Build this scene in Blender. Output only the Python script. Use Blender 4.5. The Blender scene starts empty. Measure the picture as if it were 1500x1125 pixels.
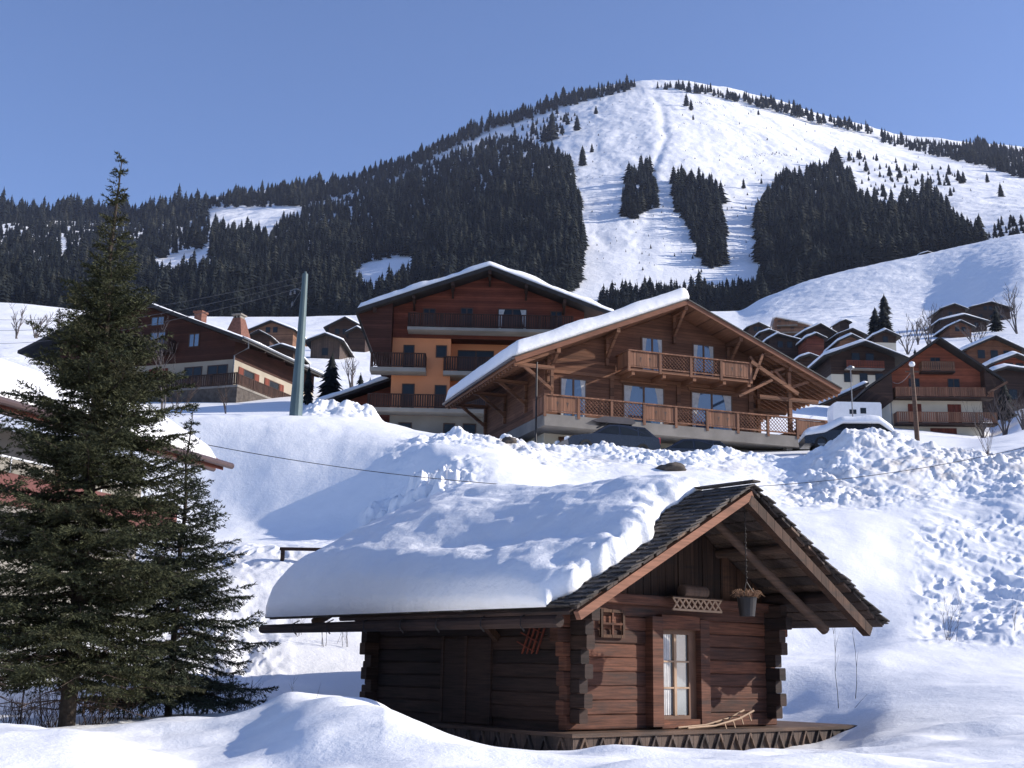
import bpy, math, random
import numpy as np
from mathutils import Vector, Matrix
C = bpy.context.scene.collection
RNG = np.random.default_rng(7)
random.seed(11)
rad = math.radians

# ------------------------------------------------------------------ camera, sky, sun
FPX, PITCH, ROLL = 1785.0, rad(13.03), rad(1.0)
_F = np.array([0, math.cos(PITCH), math.sin(PITCH)])
_U = np.array([0, -math.sin(PITCH), math.cos(PITCH)])
_R = np.array([1.0, 0, 0])
_R2 = _R*math.cos(ROLL) + _U*math.sin(ROLL)
_U2 = -_R*math.sin(ROLL) + _U*math.cos(ROLL)
cam_data = bpy.data.cameras.new('camera')
cam = bpy.data.objects.new('camera', cam_data); C.objects.link(cam)
cam_data.sensor_width = 36.0
cam_data.lens = FPX/1500*36.0
cam_data.clip_start = 0.1
cam_data.clip_end = 20000
cam.matrix_world = Matrix(((_R2[0], _U2[0], -_F[0], 0), (_R2[1], _U2[1], -_F[1], 0), (_R2[2], _U2[2], -_F[2], 0), (0, 0, 0, 1)))
scn = bpy.context.scene
scn.camera = cam
SUN_AZ, SUN_EL = rad(88), rad(24.5)
world = bpy.data.worlds.new('World'); scn.world = world; world.use_nodes = True
wt = world.node_tree
sky = wt.nodes.new('ShaderNodeTexSky'); sky.sky_type = 'NISHITA'; sky.sun_disc = False
sky.sun_elevation = SUN_EL; sky.sun_rotation = SUN_AZ
sky.altitude = 1200; sky.air_density = 1.0; sky.dust_density = 0.9; sky.ozone_density = 5.0
bg = wt.nodes['Background']; bg.inputs['Strength'].default_value = 0.115
tint = wt.nodes.new('ShaderNodeMixRGB'); tint.blend_type = 'MULTIPLY'; tint.inputs[0].default_value = 1.0; tint.inputs[2].default_value = (1.06, 0.935, 0.99, 1)
wt.links.new(sky.outputs['Color'], tint.inputs[1]); wt.links.new(tint.outputs[0], bg.inputs['Color'])
sun_d = bpy.data.lights.new('sun', 'SUN'); sun_d.energy = 4.1; sun_d.angle = rad(0.5); sun_d.color = (1.0, 0.93, 0.83)
sun = bpy.data.objects.new('sun', sun_d); C.objects.link(sun)
_s = Vector((math.sin(SUN_AZ)*math.cos(SUN_EL), math.cos(SUN_AZ)*math.cos(SUN_EL), math.sin(SUN_EL)))
sun.rotation_euler = (-_s).to_track_quat('-Z', 'Y').to_euler()
vs = scn.view_settings
vs.view_transform = 'Standard'; vs.look = 'None'; vs.exposure = 0.82; vs.gamma = 1.0
scn.cycles.max_bounces = 6
scn.cycles.volume_bounces = 0

# ------------------------------------------------------------------ measuring: a photo pixel at a depth -> a place in the world
def ray(px, py): return _F + _R2*(px-750)/FPX - _U2*(py-562.5)/FPX
def at(px, py, Y):
    d = ray(px, py); return d*(Y/d[1])
def proj(P):
    P = np.asarray(P, float); z = P@_F
    return 750+FPX*(P@_R2)/z, 562.5-FPX*(P@_U2)/z

# ------------------------------------------------------------------ materials
def new_mat(name):
    m = bpy.data.materials.new(name); m.use_nodes = True
    nt = m.node_tree
    return m, nt, nt.nodes['Principled BSDF']
def N(nt, typ, **kw):
    n = nt.nodes.new(typ)
    for k, v in kw.items(): setattr(n, k, v)
    return n
def ramp(nt, fac, stops):
    r = N(nt, 'ShaderNodeValToRGB'); e = r.color_ramp.elements
    while len(e) < len(stops): e.new(0.5)
    for i, (p, c) in enumerate(stops):
        e[i].position = p; e[i].color = (*c, 1) if len(c) == 3 else c
    nt.links.new(fac, r.inputs['Fac']); return r.outputs['Color']
def coords(nt, scale=(1, 1, 1), which='Object'):
    t = N(nt, 'ShaderNodeTexCoord'); mp = N(nt, 'ShaderNodeMapping'); mp.inputs['Scale'].default_value = scale
    nt.links.new(t.outputs[which], mp.inputs['Vector']); return mp.outputs['Vector']
def noise(nt, vec, scale, detail=4, rough=0.55):
    n = N(nt, 'ShaderNodeTexNoise'); n.inputs['Scale'].default_value = scale
    n.inputs['Detail'].default_value = detail; n.inputs['Roughness'].default_value = rough
    nt.links.new(vec, n.inputs['Vector']); return n.outputs['Fac']
def bump(nt, bs, h, strength, dist, prev=None):
    b = N(nt, 'ShaderNodeBump'); b.inputs['Strength'].default_value = strength; b.inputs['Distance'].default_value = dist
    nt.links.new(h, b.inputs['Height'])
    if prev: nt.links.new(prev, b.inputs['Normal'])
    nt.links.new(b.outputs['Normal'], bs.inputs['Normal']); return b.outputs['Normal']
def mixc(nt, fac, a, b, mode='MIX'):
    m = N(nt, 'ShaderNodeMixRGB', blend_type=mode)
    for s, v in ((m.inputs[0], fac), (m.inputs[1], a), (m.inputs[2], b)):
        if isinstance(v, (int, float)): s.default_value = v
        elif isinstance(v, tuple): s.default_value = (*v, 1)
        else: nt.links.new(v, s)
    return m.outputs[0]
def plain(name, col, rough=0.7, metal=0.0, var=0.25, scale=3.0, spec=0.3, bmp=0.0):
    m, nt, bs = new_mat(name)
    v = coords(nt); f = noise(nt, v, scale, 5)
    lo = tuple(c*(1-var) for c in col); hi = tuple(min(1, c*(1+var)) for c in col)
    nt.links.new(ramp(nt, f, [(0.3, lo), (0.7, hi)]), bs.inputs['Base Color'])
    bs.inputs['Roughness'].default_value = rough; bs.inputs['Metallic'].default_value = metal
    bs.inputs['Specular IOR Level'].default_value = spec
    if bmp: bump(nt, bs, noise(nt, v, scale*8, 4), bmp, 0.01)
    return m
def wood(name, col, board=0.15, axis='z', var=0.35, grain=(1, 1, 1), rough=0.75, groove=0.35, island=False):
    """boards: axis = the direction across which boards repeat; grain runs along the others"""
    m, nt, bs = new_mat(name)
    v = coords(nt)
    sep = N(nt, 'ShaderNodeSeparateXYZ'); nt.links.new(v, sep.inputs[0])
    src = {'x': sep.outputs[0], 'y': sep.outputs[1], 'z': sep.outputs[2]}[axis]
    if axis == 'x':
        ad = N(nt, 'ShaderNodeMath', operation='ADD'); nt.links.new(sep.outputs[0], ad.inputs[0]); nt.links.new(sep.outputs[1], ad.inputs[1]); src = ad.outputs[0]
    dv = N(nt, 'ShaderNodeMath', operation='DIVIDE'); nt.links.new(src, dv.inputs[0]); dv.inputs[1].default_value = board
    fr = N(nt, 'ShaderNodeMath', operation='FRACT'); nt.links.new(dv.outputs[0], fr.inputs[0])
    fl = N(nt, 'ShaderNodeMath', operation='FLOOR'); nt.links.new(dv.outputs[0], fl.inputs[0])
    wn = N(nt, 'ShaderNodeTexWhiteNoise', noise_dimensions='1D'); nt.links.new(fl.outputs[0], wn.inputs['W'])
    sc = {'z': (0.6, 0.6, 14), 'x': (14, 14, 0.6), 'y': (0.6, 14, 14)}[axis]
    gv = coords(nt, sc); g = noise(nt, gv, 2.2, 6, 0.65)
    lo = tuple(c*(1-var) for c in col); hi = tuple(min(1, c*(1+var)) for c in col)
    base = ramp(nt, g, [(0.28, lo), (0.72, hi)])
    tint = ramp(nt, wn.outputs['Value'], [(0.0, (0.68, 0.68, 0.7)), (1.0, (1.25, 1.22, 1.2))])
    base = mixc(nt, 1.0, base, tint, 'MULTIPLY')
    big = noise(nt, coords(nt), 0.7, 3)
    base = mixc(nt, 1.0, base, ramp(nt, big, [(0.3, (0.8, 0.8, 0.82)), (0.7, (1.12, 1.1, 1.08))]), 'MULTIPLY')
    gr = ramp(nt, fr.outputs[0], [(0.0, (groove,)*3), (0.07, (1, 1, 1)), (0.93, (1, 1, 1)), (1.0, (groove,)*3)])
    base = mixc(nt, 1.0, base, gr, 'MULTIPLY')
    if island:
        gi = N(nt, 'ShaderNodeNewGeometry')
        base = mixc(nt, 1.0, base, ramp(nt, gi.outputs['Random Per Island'], [(0.0, (0.50, 0.52, 0.56)), (0.35, (0.85, 0.86, 0.9)), (0.7, (1.15, 1.05, 0.98)), (1.0, (1.45, 1.28, 1.12))]), 'MULTIPLY')
        wn2 = noise(nt, coords(nt, (0.7, 0.7, 5.0)), 1.3, 6, 0.7)
        base = mixc(nt, ramp(nt, wn2, [(0.50, (0, 0, 0)), (0.68, (0.75, 0.75, 0.75))]), base, tuple(0.42*sum(col)/3*k for k in (1.0, 0.95, 0.95)))
    nt.links.new(base, bs.inputs['Base Color'])
    bs.inputs['Roughness'].default_value = rough; bs.inputs['Specular IOR Level'].default_value = 0.2
    n1 = bump(nt, bs, gr, 0.6, 0.015)
    bump(nt, bs, g, 0.4, 0.008, n1)
    return m
def snow_mat(name, fine=9.0, coarse=1.3, b1=0.25, b2=0.35, dist=0.05, dirt=False):
    m, nt, bs = new_mat(name)
    v = coords(nt)
    c = noise(nt, v, coarse, 5); fn = noise(nt, v, fine, 6, 0.65)
    col = ramp(nt, c, [(0.3, (0.85, 0.855, 0.87)), (0.7, (0.90, 0.90, 0.91))])
    if dirt:
        a = N(nt, 'ShaderNodeAttribute', attribute_name='dirt')
        dn = noise(nt, v, 1.6, 6, 0.7)
        mu = N(nt, 'ShaderNodeMath', operation='MULTIPLY'); nt.links.new(a.outputs['Fac'], mu.inputs[0])
        dr = ramp(nt, dn, [(0.38, (0, 0, 0)), (0.70, (1, 1, 1))])
        nt.links.new(dr, mu.inputs[1])
        col = mixc(nt, mu.outputs[0], col, (0.42, 0.36, 0.30))
    nt.links.new(col, bs.inputs['Base Color'])
    bs.inputs['Roughness'].default_value = 0.6; bs.inputs['Specular IOR Level'].default_value = 0.25
    n1 = bump(nt, bs, c, b1, dist*4)
    n2 = bump(nt, bs, fn, b2, dist, n1)
    bump(nt, bs, noise(nt, v, fine*4.5, 3, 0.7), b2*0.8, dist*0.35, n2)
    return m
def needles(name, col, var=0.5, brown=0.0):
    m, nt, bs = new_mat(name)
    g = N(nt, 'ShaderNodeNewGeometry')
    lo = tuple(c*(1-var) for c in col); hi = tuple(c*(1+var) for c in col)
    cc = ramp(nt, g.outputs['Random Per Island'], [(0.0, lo), (1.0, hi)])
    if brown:
        f = noise(nt, coords(nt), 1.1, 4)
        cc = mixc(nt, ramp(nt, f, [(0.5, (0, 0, 0)), (0.75, (brown,)*3)]), cc, (0.06, 0.042, 0.022))
    nt.links.new(cc, bs.inputs['Base Color']); bs.inputs['Roughness'].default_value = 0.8
    bs.inputs['Specular IOR Level'].default_value = 0.15
    return m
def fir_wood():
    m, nt, bs = new_mat('fir_wood')
    g = N(nt, 'ShaderNodeNewGeometry'); a = N(nt, 'ShaderNodeAttribute', attribute_name='tint')
    c1 = ramp(nt, a.outputs['Fac'], [(0.0, (0.008, 0.011, 0.013)), (0.6, (0.020, 0.024, 0.023)), (1.0, (0.046, 0.046, 0.034))])
    c2 = ramp(nt, g.outputs['Random Per Island'], [(0.0, (0.6, 0.6, 0.6)), (1.0, (1.5, 1.5, 1.5))])
    nt.links.new(mixc(nt, 1.0, c1, c2, 'MULTIPLY'), bs.inputs['Base Color']); bs.inputs['Roughness'].default_value = 0.9; bs.inputs['Specular IOR Level'].default_value = 0.05
    return m
def glass_mat(name, col, rough=0.06, spec=1.0):
    m, nt, bs = new_mat(name)
    f = noise(nt, coords(nt), 0.9, 2)
    nt.links.new(ramp(nt, f, [(0.3, tuple(c*0.7 for c in col)), (0.7, tuple(c*1.3 for c in col))]), bs.inputs['Base Color'])
    bs.inputs['Roughness'].default_value = rough; bs.inputs['Specular IOR Level'].default_value = spec
    bs.inputs['IOR'].default_value = 1.7 if spec > 0.5 else 1.45
    return m

M = dict(
    snow=snow_mat('snow_roof', 11.0, 1.6, 0.35, 0.5, 0.035),
    snow_near=snow_mat('snow_near', 9.0, 1.3, 0.25, 0.4, 0.035, dirt=True),
    snow_far=snow_mat('snow_far', 0.22, 0.035, 0.35, 0.45, 1.2),
    wood_main=wood('wood_main', (0.165, 0.078, 0.046), 0.17, 'z'),
    wood_trim=wood('wood_trim', (0.19, 0.095, 0.056), 0.4, 'z', 0.3),
    wood_rail=wood('wood_rail', (0.225, 0.115, 0.071), 0.16, 'x', 0.25),
    wood_red=wood('wood_red', (0.185, 0.056, 0.034), 0.16, 'z', 0.3),
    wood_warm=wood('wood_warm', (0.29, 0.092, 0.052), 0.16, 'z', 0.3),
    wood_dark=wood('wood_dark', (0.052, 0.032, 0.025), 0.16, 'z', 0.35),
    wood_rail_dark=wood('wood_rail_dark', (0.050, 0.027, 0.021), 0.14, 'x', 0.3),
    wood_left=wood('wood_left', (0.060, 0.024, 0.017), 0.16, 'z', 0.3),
    wood_tan=wood('wood_tan', (0.19, 0.105, 0.066), 0.18, 'z', 0.25),
    wood_grey=wood('wood_grey', (0.085, 0.066, 0.056), 0.13, 'x', 0.35, island=True),
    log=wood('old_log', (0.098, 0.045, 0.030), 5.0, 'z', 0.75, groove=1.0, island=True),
    log_shaded=wood('old_log_shaded', (0.036, 0.024, 0.021), 5.0, 'z', 0.5, groove=1.0, island=True),  # darker copy of the log wood, shade of the side wall put into it
    plank_old=wood('old_plank', (0.058, 0.034, 0.023), 0.21, 'x', 0.5, island=True),
    pole=wood('old_pole', (0.105, 0.072, 0.054), 9.0, 'z', 0.45, groove=1.0, island=True),
    verge=wood('verge_board', (0.20, 0.095, 0.060), 9.0, 'z', 0.35, groove=1.0),
    shingle=plain('shingle', (0.072, 0.063, 0.058), 0.85, 0, 0.55, 2.5, 0.2, 0.4),
    stucco_orange=plain('stucco_orange', (0.66, 0.27, 0.13), 0.9, 0, 0.08, 0.6, 0.1, 0.2),
    stucco_cream=plain('stucco_cream', (0.60, 0.54, 0.43), 0.9, 0, 0.08, 0.6, 0.1, 0.2),
    stucco_cream_shaded=plain('stucco_cream_shaded', (0.33, 0.29, 0.235), 0.9, 0, 0.12, 0.6, 0.1, 0.2),  # cream render darkened, the shade on it is part of the colour
    stucco_grey=plain('stucco_grey', (0.25, 0.235, 0.21), 0.9, 0, 0.15, 0.7, 0.1, 0.2),
    concrete=plain('concrete', (0.21, 0.192, 0.172), 0.9, 0, 0.22, 0.8, 0.1, 0.25),
    roof_edge=plain('roof_edge', (0.10, 0.097, 0.092), 0.7, 0, 0.3, 2.0),
    roof_dark=plain('roof_dark', (0.030, 0.028, 0.027), 0.7, 0, 0.3, 2.0),
    gutter=plain('gutter', (0.085, 0.075, 0.075), 0.4, 0.3, 0.2, 2.0),
    gutter_red=plain('gutter_red', (0.075, 0.045, 0.042), 0.35, 0.2, 0.2, 2.0, 0.5),
    frame=plain('window_frame', (0.13, 0.068, 0.042), 0.6, 0, 0.2),
    frame_dark=plain('window_frame_dark', (0.07, 0.04, 0.03), 0.6, 0, 0.2),
    frame_light=plain('muntin', (0.34, 0.225, 0.145), 0.6, 0, 0.2),
    glass=glass_mat('glass_sky_tint', (0.05, 0.085, 0.14)),  # blue of the reflected sky put into the pane colour
    glass_dark=glass_mat('glass_dark', (0.014, 0.017, 0.02), 0.15, 0.35),
    glass_grey=glass_mat('glass_grey', (0.12, 0.14, 0.15), 0.2),
    curtain=plain('curtain', (0.5, 0.49, 0.48), 0.9, 0, 0.15, 6),
    shutter=wood('shutter_red', (0.17, 0.046, 0.03), 0.12, 'x', 0.2),
    steel=plain('pylon_steel', (0.085, 0.125, 0.135), 0.55, 0.1, 0.12, 1.2),
    iron=plain('iron', (0.035, 0.033, 0.034), 0.5, 0.6, 0.2),
    zinc=plain('zinc', (0.16, 0.17, 0.185), 0.4, 0.6, 0.25, 8),
    white=plain('white_paint', (0.72, 0.74, 0.76), 0.5, 0, 0.05),
    red_paint=plain('red_rail', (0.115, 0.036, 0.03), 0.6, 0, 0.15),
    car=plain('car_paint', (0.012, 0.016, 0.028), 0.25, 0.2, 0.1, 2, 0.6),
    rubber=plain('rubber', (0.02, 0.02, 0.02), 0.9),
    tail=plain('tail_lamp', (0.55, 0.05, 0.06), 0.3, 0, 0.1),
    brick=plain('chimney_brick', (0.15, 0.07, 0.052), 0.9, 0, 0.3, 5),
    bark=plain('bark', (0.05, 0.04, 0.033), 0.95, 0, 0.45, 9, 0.1, 0.6),
    twig=plain('twig', (0.09, 0.062, 0.048), 0.9, 0, 0.3, 5),
    twig_grey=plain('twig_grey', (0.115, 0.098, 0.092), 0.9, 0, 0.3, 0.5),
    rock=plain('rock', (0.09, 0.078, 0.07), 0.95, 0, 0.4, 3, 0.1, 0.6),
    spruce=needles('spruce_needles', (0.050, 0.055, 0.028), 0.65, 0.35),
    spruce2=needles('spruce_needles_young', (0.036, 0.044, 0.028), 0.55, 0.2),
    fir=needles('far_fir', (0.017, 0.021, 0.020), 0.5),
    dried=plain('dried', (0.25, 0.145, 0.085), 0.9, 0, 0.4, 9),
    fir_wood=fir_wood(),
    scrub=plain('dry_scrub', (0.085, 0.056, 0.04), 0.95, 0, 0.35, 4),
)

# ------------------------------------------------------------------ mesh helpers
class MB:
    def __init__(s): s.v = []; s.f = []
    def add(s, vs, fs):
        o = len(s.v); s.v += [tuple(map(float, p)) for p in vs]; s.f += [tuple(i+o for i in f) for f in fs]; return s
    def box(s, x0, x1, y0, y1, z0, z1):
        return s.add([(x0, y0, z0), (x1, y0, z0), (x1, y1, z0), (x0, y1, z0), (x0, y0, z1), (x1, y0, z1), (x1, y1, z1), (x0, y1, z1)],
                     [(0, 3, 2, 1), (4, 5, 6, 7), (0, 1, 5, 4), (1, 2, 6, 5), (2, 3, 7, 6), (3, 0, 4, 7)])
    def prism(s, poly, y0, y1):
        """polygon in xz (counter-clockwise seen from -y) pushed from y0 to y1"""
        n = len(poly)
        vs = [(x, y0, z) for x, z in poly] + [(x, y1, z) for x, z in poly]
        fs = [tuple(range(n)), tuple(range(2*n-1, n-1, -1))] + [(i, i+n, (i+1) % n+n, (i+1) % n) for i in range(n)]
        return s.add(vs, fs)
    def beam(s, p, q, w, h, up=(0, 0, 1)):
        p = Vector(p); q = Vector(q); d = (q-p).normalized(); u = Vector(up)
        if abs(d.dot(u)) > 0.98: u = Vector((0, 1, 0))
        a = d.cross(u).normalized(); b = a.cross(d)
        vs = []
        for o in (p, q):
            for sx, sz in ((-1, -1), (1, -1), (1, 1), (-1, 1)): vs.append(o+a*(sx*w/2)+b*(sz*h/2))
        return s.add(vs, [(0, 1, 2, 3), (7, 6, 5, 4), (0, 4, 5, 1), (1, 5, 6, 2), (2, 6, 7, 3), (3, 7, 4, 0)])
    def tube(s, pts, rs, n=6, cap=True):
        pts = [Vector(p) for p in pts]
        if isinstance(rs, (int, float)): rs = [rs]*len(pts)
        o = len(s.v); prev = None
        for i, p in enumerate(pts):
            d = (pts[min(i+1, len(pts)-1)]-pts[max(i-1, 0)]).normalized()
            u = Vector((0, 0, 1)) if abs(d.z) < 0.9 else Vector((1, 0, 0))
            a = d.cross(u).normalized(); b = a.cross(d)
            for k in range(n):
                t = 2*math.pi*k/n; s.v.append(tuple(p+a*(math.cos(t)*rs[i])+b*(math.sin(t)*rs[i])))
        for i in range(len(pts)-1):
            for k in range(n):
                s.f.append((o+i*n+k, o+i*n+(k+1) % n, o+(i+1)*n+(k+1) % n, o+(i+1)*n+k))
        if cap:
            s.f.append(tuple(o+k for k in range(n))[::-1]); s.f.append(tuple(o+(len(pts)-1)*n+k for k in range(n)))
        return s
    def lathe(s, prof, n=14, c=(0, 0, 0)):
        o = len(s.v)
        for r, z in prof:
            for k in range(n):
                t = 2*math.pi*k/n; s.v.append((c[0]+r*math.cos(t), c[1]+r*math.sin(t), c[2]+z))
        for i in range(len(prof)-1):
            for k in range(n): s.f.append((o+i*n+k, o+i*n+(k+1) % n, o+(i+1)*n+(k+1) % n, o+(i+1)*n+k))
        s.f.append(tuple(o+k for k in range(n))[::-1]); s.f.append(tuple(o+(len(prof)-1)*n+k for k in range(n)))
        return s
    def build(s, name, mat, parent=None, smooth=False, label=None):
        me = bpy.data.meshes.new(name); me.from_pydata(s.v, [], s.f); me.update()
        return link(name, me, mat, parent, smooth, label)
def link(name, me, mat, parent=None, smooth=False, label=None):
    for m in (mat if isinstance(mat, (list, tuple)) else [mat]): me.materials.append(m)
    if smooth: me.polygons.foreach_set('use_smooth', np.ones(len(me.polygons), dtype=bool))
    o = bpy.data.objects.new(name, me); C.objects.link(o)
    if parent: o.parent = parent
    if label: o['label'] = label
    return o
def mesh_np(name, V, Fa):
    """V n x 3, Fa m x k with one k"""
    me = bpy.data.meshes.new(name); V = np.asarray(V, np.float32); Fa = np.asarray(Fa, np.int32); k = Fa.shape[1]
    me.vertices.add(len(V)); me.vertices.foreach_set('co', V.ravel())
    me.loops.add(Fa.size); me.loops.foreach_set('vertex_index', Fa.ravel())
    me.polygons.add(len(Fa)); me.polygons.foreach_set('loop_start', np.arange(0, Fa.size, k, dtype=np.int32))
    me.polygons.foreach_set('loop_total', np.full(len(Fa), k, np.int32))
    me.update(calc_edges=True); return me
def tag(o, label=None, cat=None, group=None, kind=None):
    if label: o['label'] = label
    if cat: o['category'] = cat
    if group: o['group'] = group
    if kind: o['kind'] = kind
    return o
def thing(name, label, cat, loc=(0, 0, 0), rotz=0.0, group=None):
    o = bpy.data.objects.new(name, None); C.objects.link(o); o.empty_display_size = 0.5
    o.location = tuple(map(float, loc)); o.rotation_euler = (0, 0, rotz)
    return tag(o, label, cat, group)
def copy_thing(root, loc, rotz, scale=1.0, label=None, group=None):
    r = root.copy(); C.objects.link(r); r.location = tuple(map(float, loc)); r.rotation_euler = (0, 0, rotz)
    r.scale = scale if isinstance(scale, tuple) else (scale,)*3
    if label: r['label'] = label
    if group: r['group'] = group
    for ch in list(root.children):
        c = ch.copy(); C.objects.link(c); c.parent = r
        for g in ch.children:
            d = g.copy(); C.objects.link(d); d.parent = c
    return r

# ------------------------------------------------------------------ noise in numpy
def _hash(ix, iy, k):
    h = (ix.astype(np.int64)*374761393 + iy.astype(np.int64)*668265263 + k*974634541) & 0xffffffff
    h = ((h ^ (h >> 13))*1274126177) & 0xffffffff
    return ((h ^ (h >> 16)) & 0xffffff)/float(0xffffff)
def vnoise(x, y, k=0):
    ix = np.floor(x); iy = np.floor(y); fx = x-ix; fy = y-iy
    ix = ix.astype(np.int64); iy = iy.astype(np.int64)
    fx = fx*fx*fx*(fx*(fx*6-15)+10); fy = fy*fy*fy*(fy*(fy*6-15)+10)
    a = _hash(ix, iy, k); b = _hash(ix+1, iy, k); c = _hash(ix, iy+1, k); d = _hash(ix+1, iy+1, k)
    return (a*(1-fx)+b*fx)*(1-fy)+(c*(1-fx)+d*fx)*fy*1.0 - 0.5
def fbm(x, y, oct=4, k=0, g=0.5):
    s = 0; a = 1.0
    for i in range(oct):
        s = s+a*vnoise(x*2**i+17.3*i, y*2**i-9.1*i, k+i); a *= g
    return s
def lumps(x, y, size, k=0, dens=0.8):
    """heaped chunks: the tallest of the round bumps near each point, in units of size"""
    x = x/size; y = y/size; ix = np.floor(x).astype(np.int64); iy = np.floor(y).astype(np.int64)
    out = np.zeros_like(x)
    for dx in (-1, 0, 1):
        for dy in (-1, 0, 1):
            jx = ix+dx; jy = iy+dy
            cx = jx+_hash(jx, jy, k); cy = jy+_hash(jx, jy, k+1); r = 0.35+0.6*_hash(jx, jy, k+2)**1.5
            on = _hash(jx, jy, k+3) < dens
            th = 6.283*_hash(jx, jy, k+4); sx_ = 0.75+0.7*_hash(jx, jy, k+5); c_, s_ = np.cos(th), np.sin(th)
            ex = ((x-cx)*c_+(y-cy)*s_)/(r*sx_); ey = (-(x-cx)*s_+(y-cy)*c_)/(r/sx_)
            d = (np.abs(ex)**3.2+np.abs(ey)**3.2)**(1/3.2)
            tl = 0.55*(_hash(jx, jy, k+6)-0.5); tm = 0.55*(_hash(jx, jy, k+7)-0.5)
            top = np.clip(1.9*(1-d), 0, 1); top = top*(1.35-0.35*top)*(0.72+tl*ex+tm*ey)
            h = np.where(on & (d < 1), r*np.maximum(top, 0), 0)
            out = np.maximum(out, h)
    return out
def sstep(a, b, x):
    t = np.clip((x-a)/(b-a), 0, 1); return t*t*(3-2*t)
def win(x, a, b, w): return sstep(a-w, a+w, x)*(1-sstep(b-w, b+w, x))

# ------------------------------------------------------------------ ground: heights along lines of equal distance
def pchip(xk, yk, x):
    """monotone cubic through (xk, yk[:, ...]) at x"""
    xk = np.asarray(xk, float); yk = np.asarray(yk, float)
    h = np.diff(xk); sh = (-1,)+(1,)*(yk.ndim-1)
    dl = np.diff(yk, axis=0)/h.reshape(sh)
    m = np.zeros_like(yk); m[0] = dl[0]; m[-1] = dl[-1]
    w1 = (2*h[1:]+h[:-1]).reshape(sh); w2 = (h[1:]+2*h[:-1]).reshape(sh)
    a, b = dl[:-1], dl[1:]
    with np.errstate(divide='ignore', invalid='ignore'):
        hm = (w1+w2)/(w1/a+w2/b)
    m[1:-1] = np.where(a*b > 0, hm, 0)
    i = np.clip(np.searchsorted(xk, x)-1, 0, len(xk)-2); t = np.clip((x-xk[i])/h[i], 0, 1).reshape(sh); hh = h[i].reshape(sh)
    return (yk[i]*(1+2*t)*(1-t)**2 + hh*m[i]*t*(1-t)**2 + yk[i+1]*t*t*(3-2*t) + hh*m[i+1]*t*t*(t-1))
SKY = [(-300, 335), (0, 315), (100, 317), (200, 318), (290, 308), (310, 297), (400, 286), (500, 271), (600, 240), (640, 215), (700, 192), (780, 164),
       (850, 141), (930, 127), (960, 124), (1000, 126), (1050, 133), (1130, 152), (1200, 174), (1280, 194), (1330, 206), (1400, 214), (1500, 224), (1800, 262)]
FOOT = [(-300, 460), (0, 458), (200, 475), (400, 478), (560, 470), (700, 455), (850, 440), (1000, 443), (1090, 445), (1150, 432), (1200, 412), (1290, 390), (1400, 370), (1500, 352), (1800, 320)]
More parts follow.
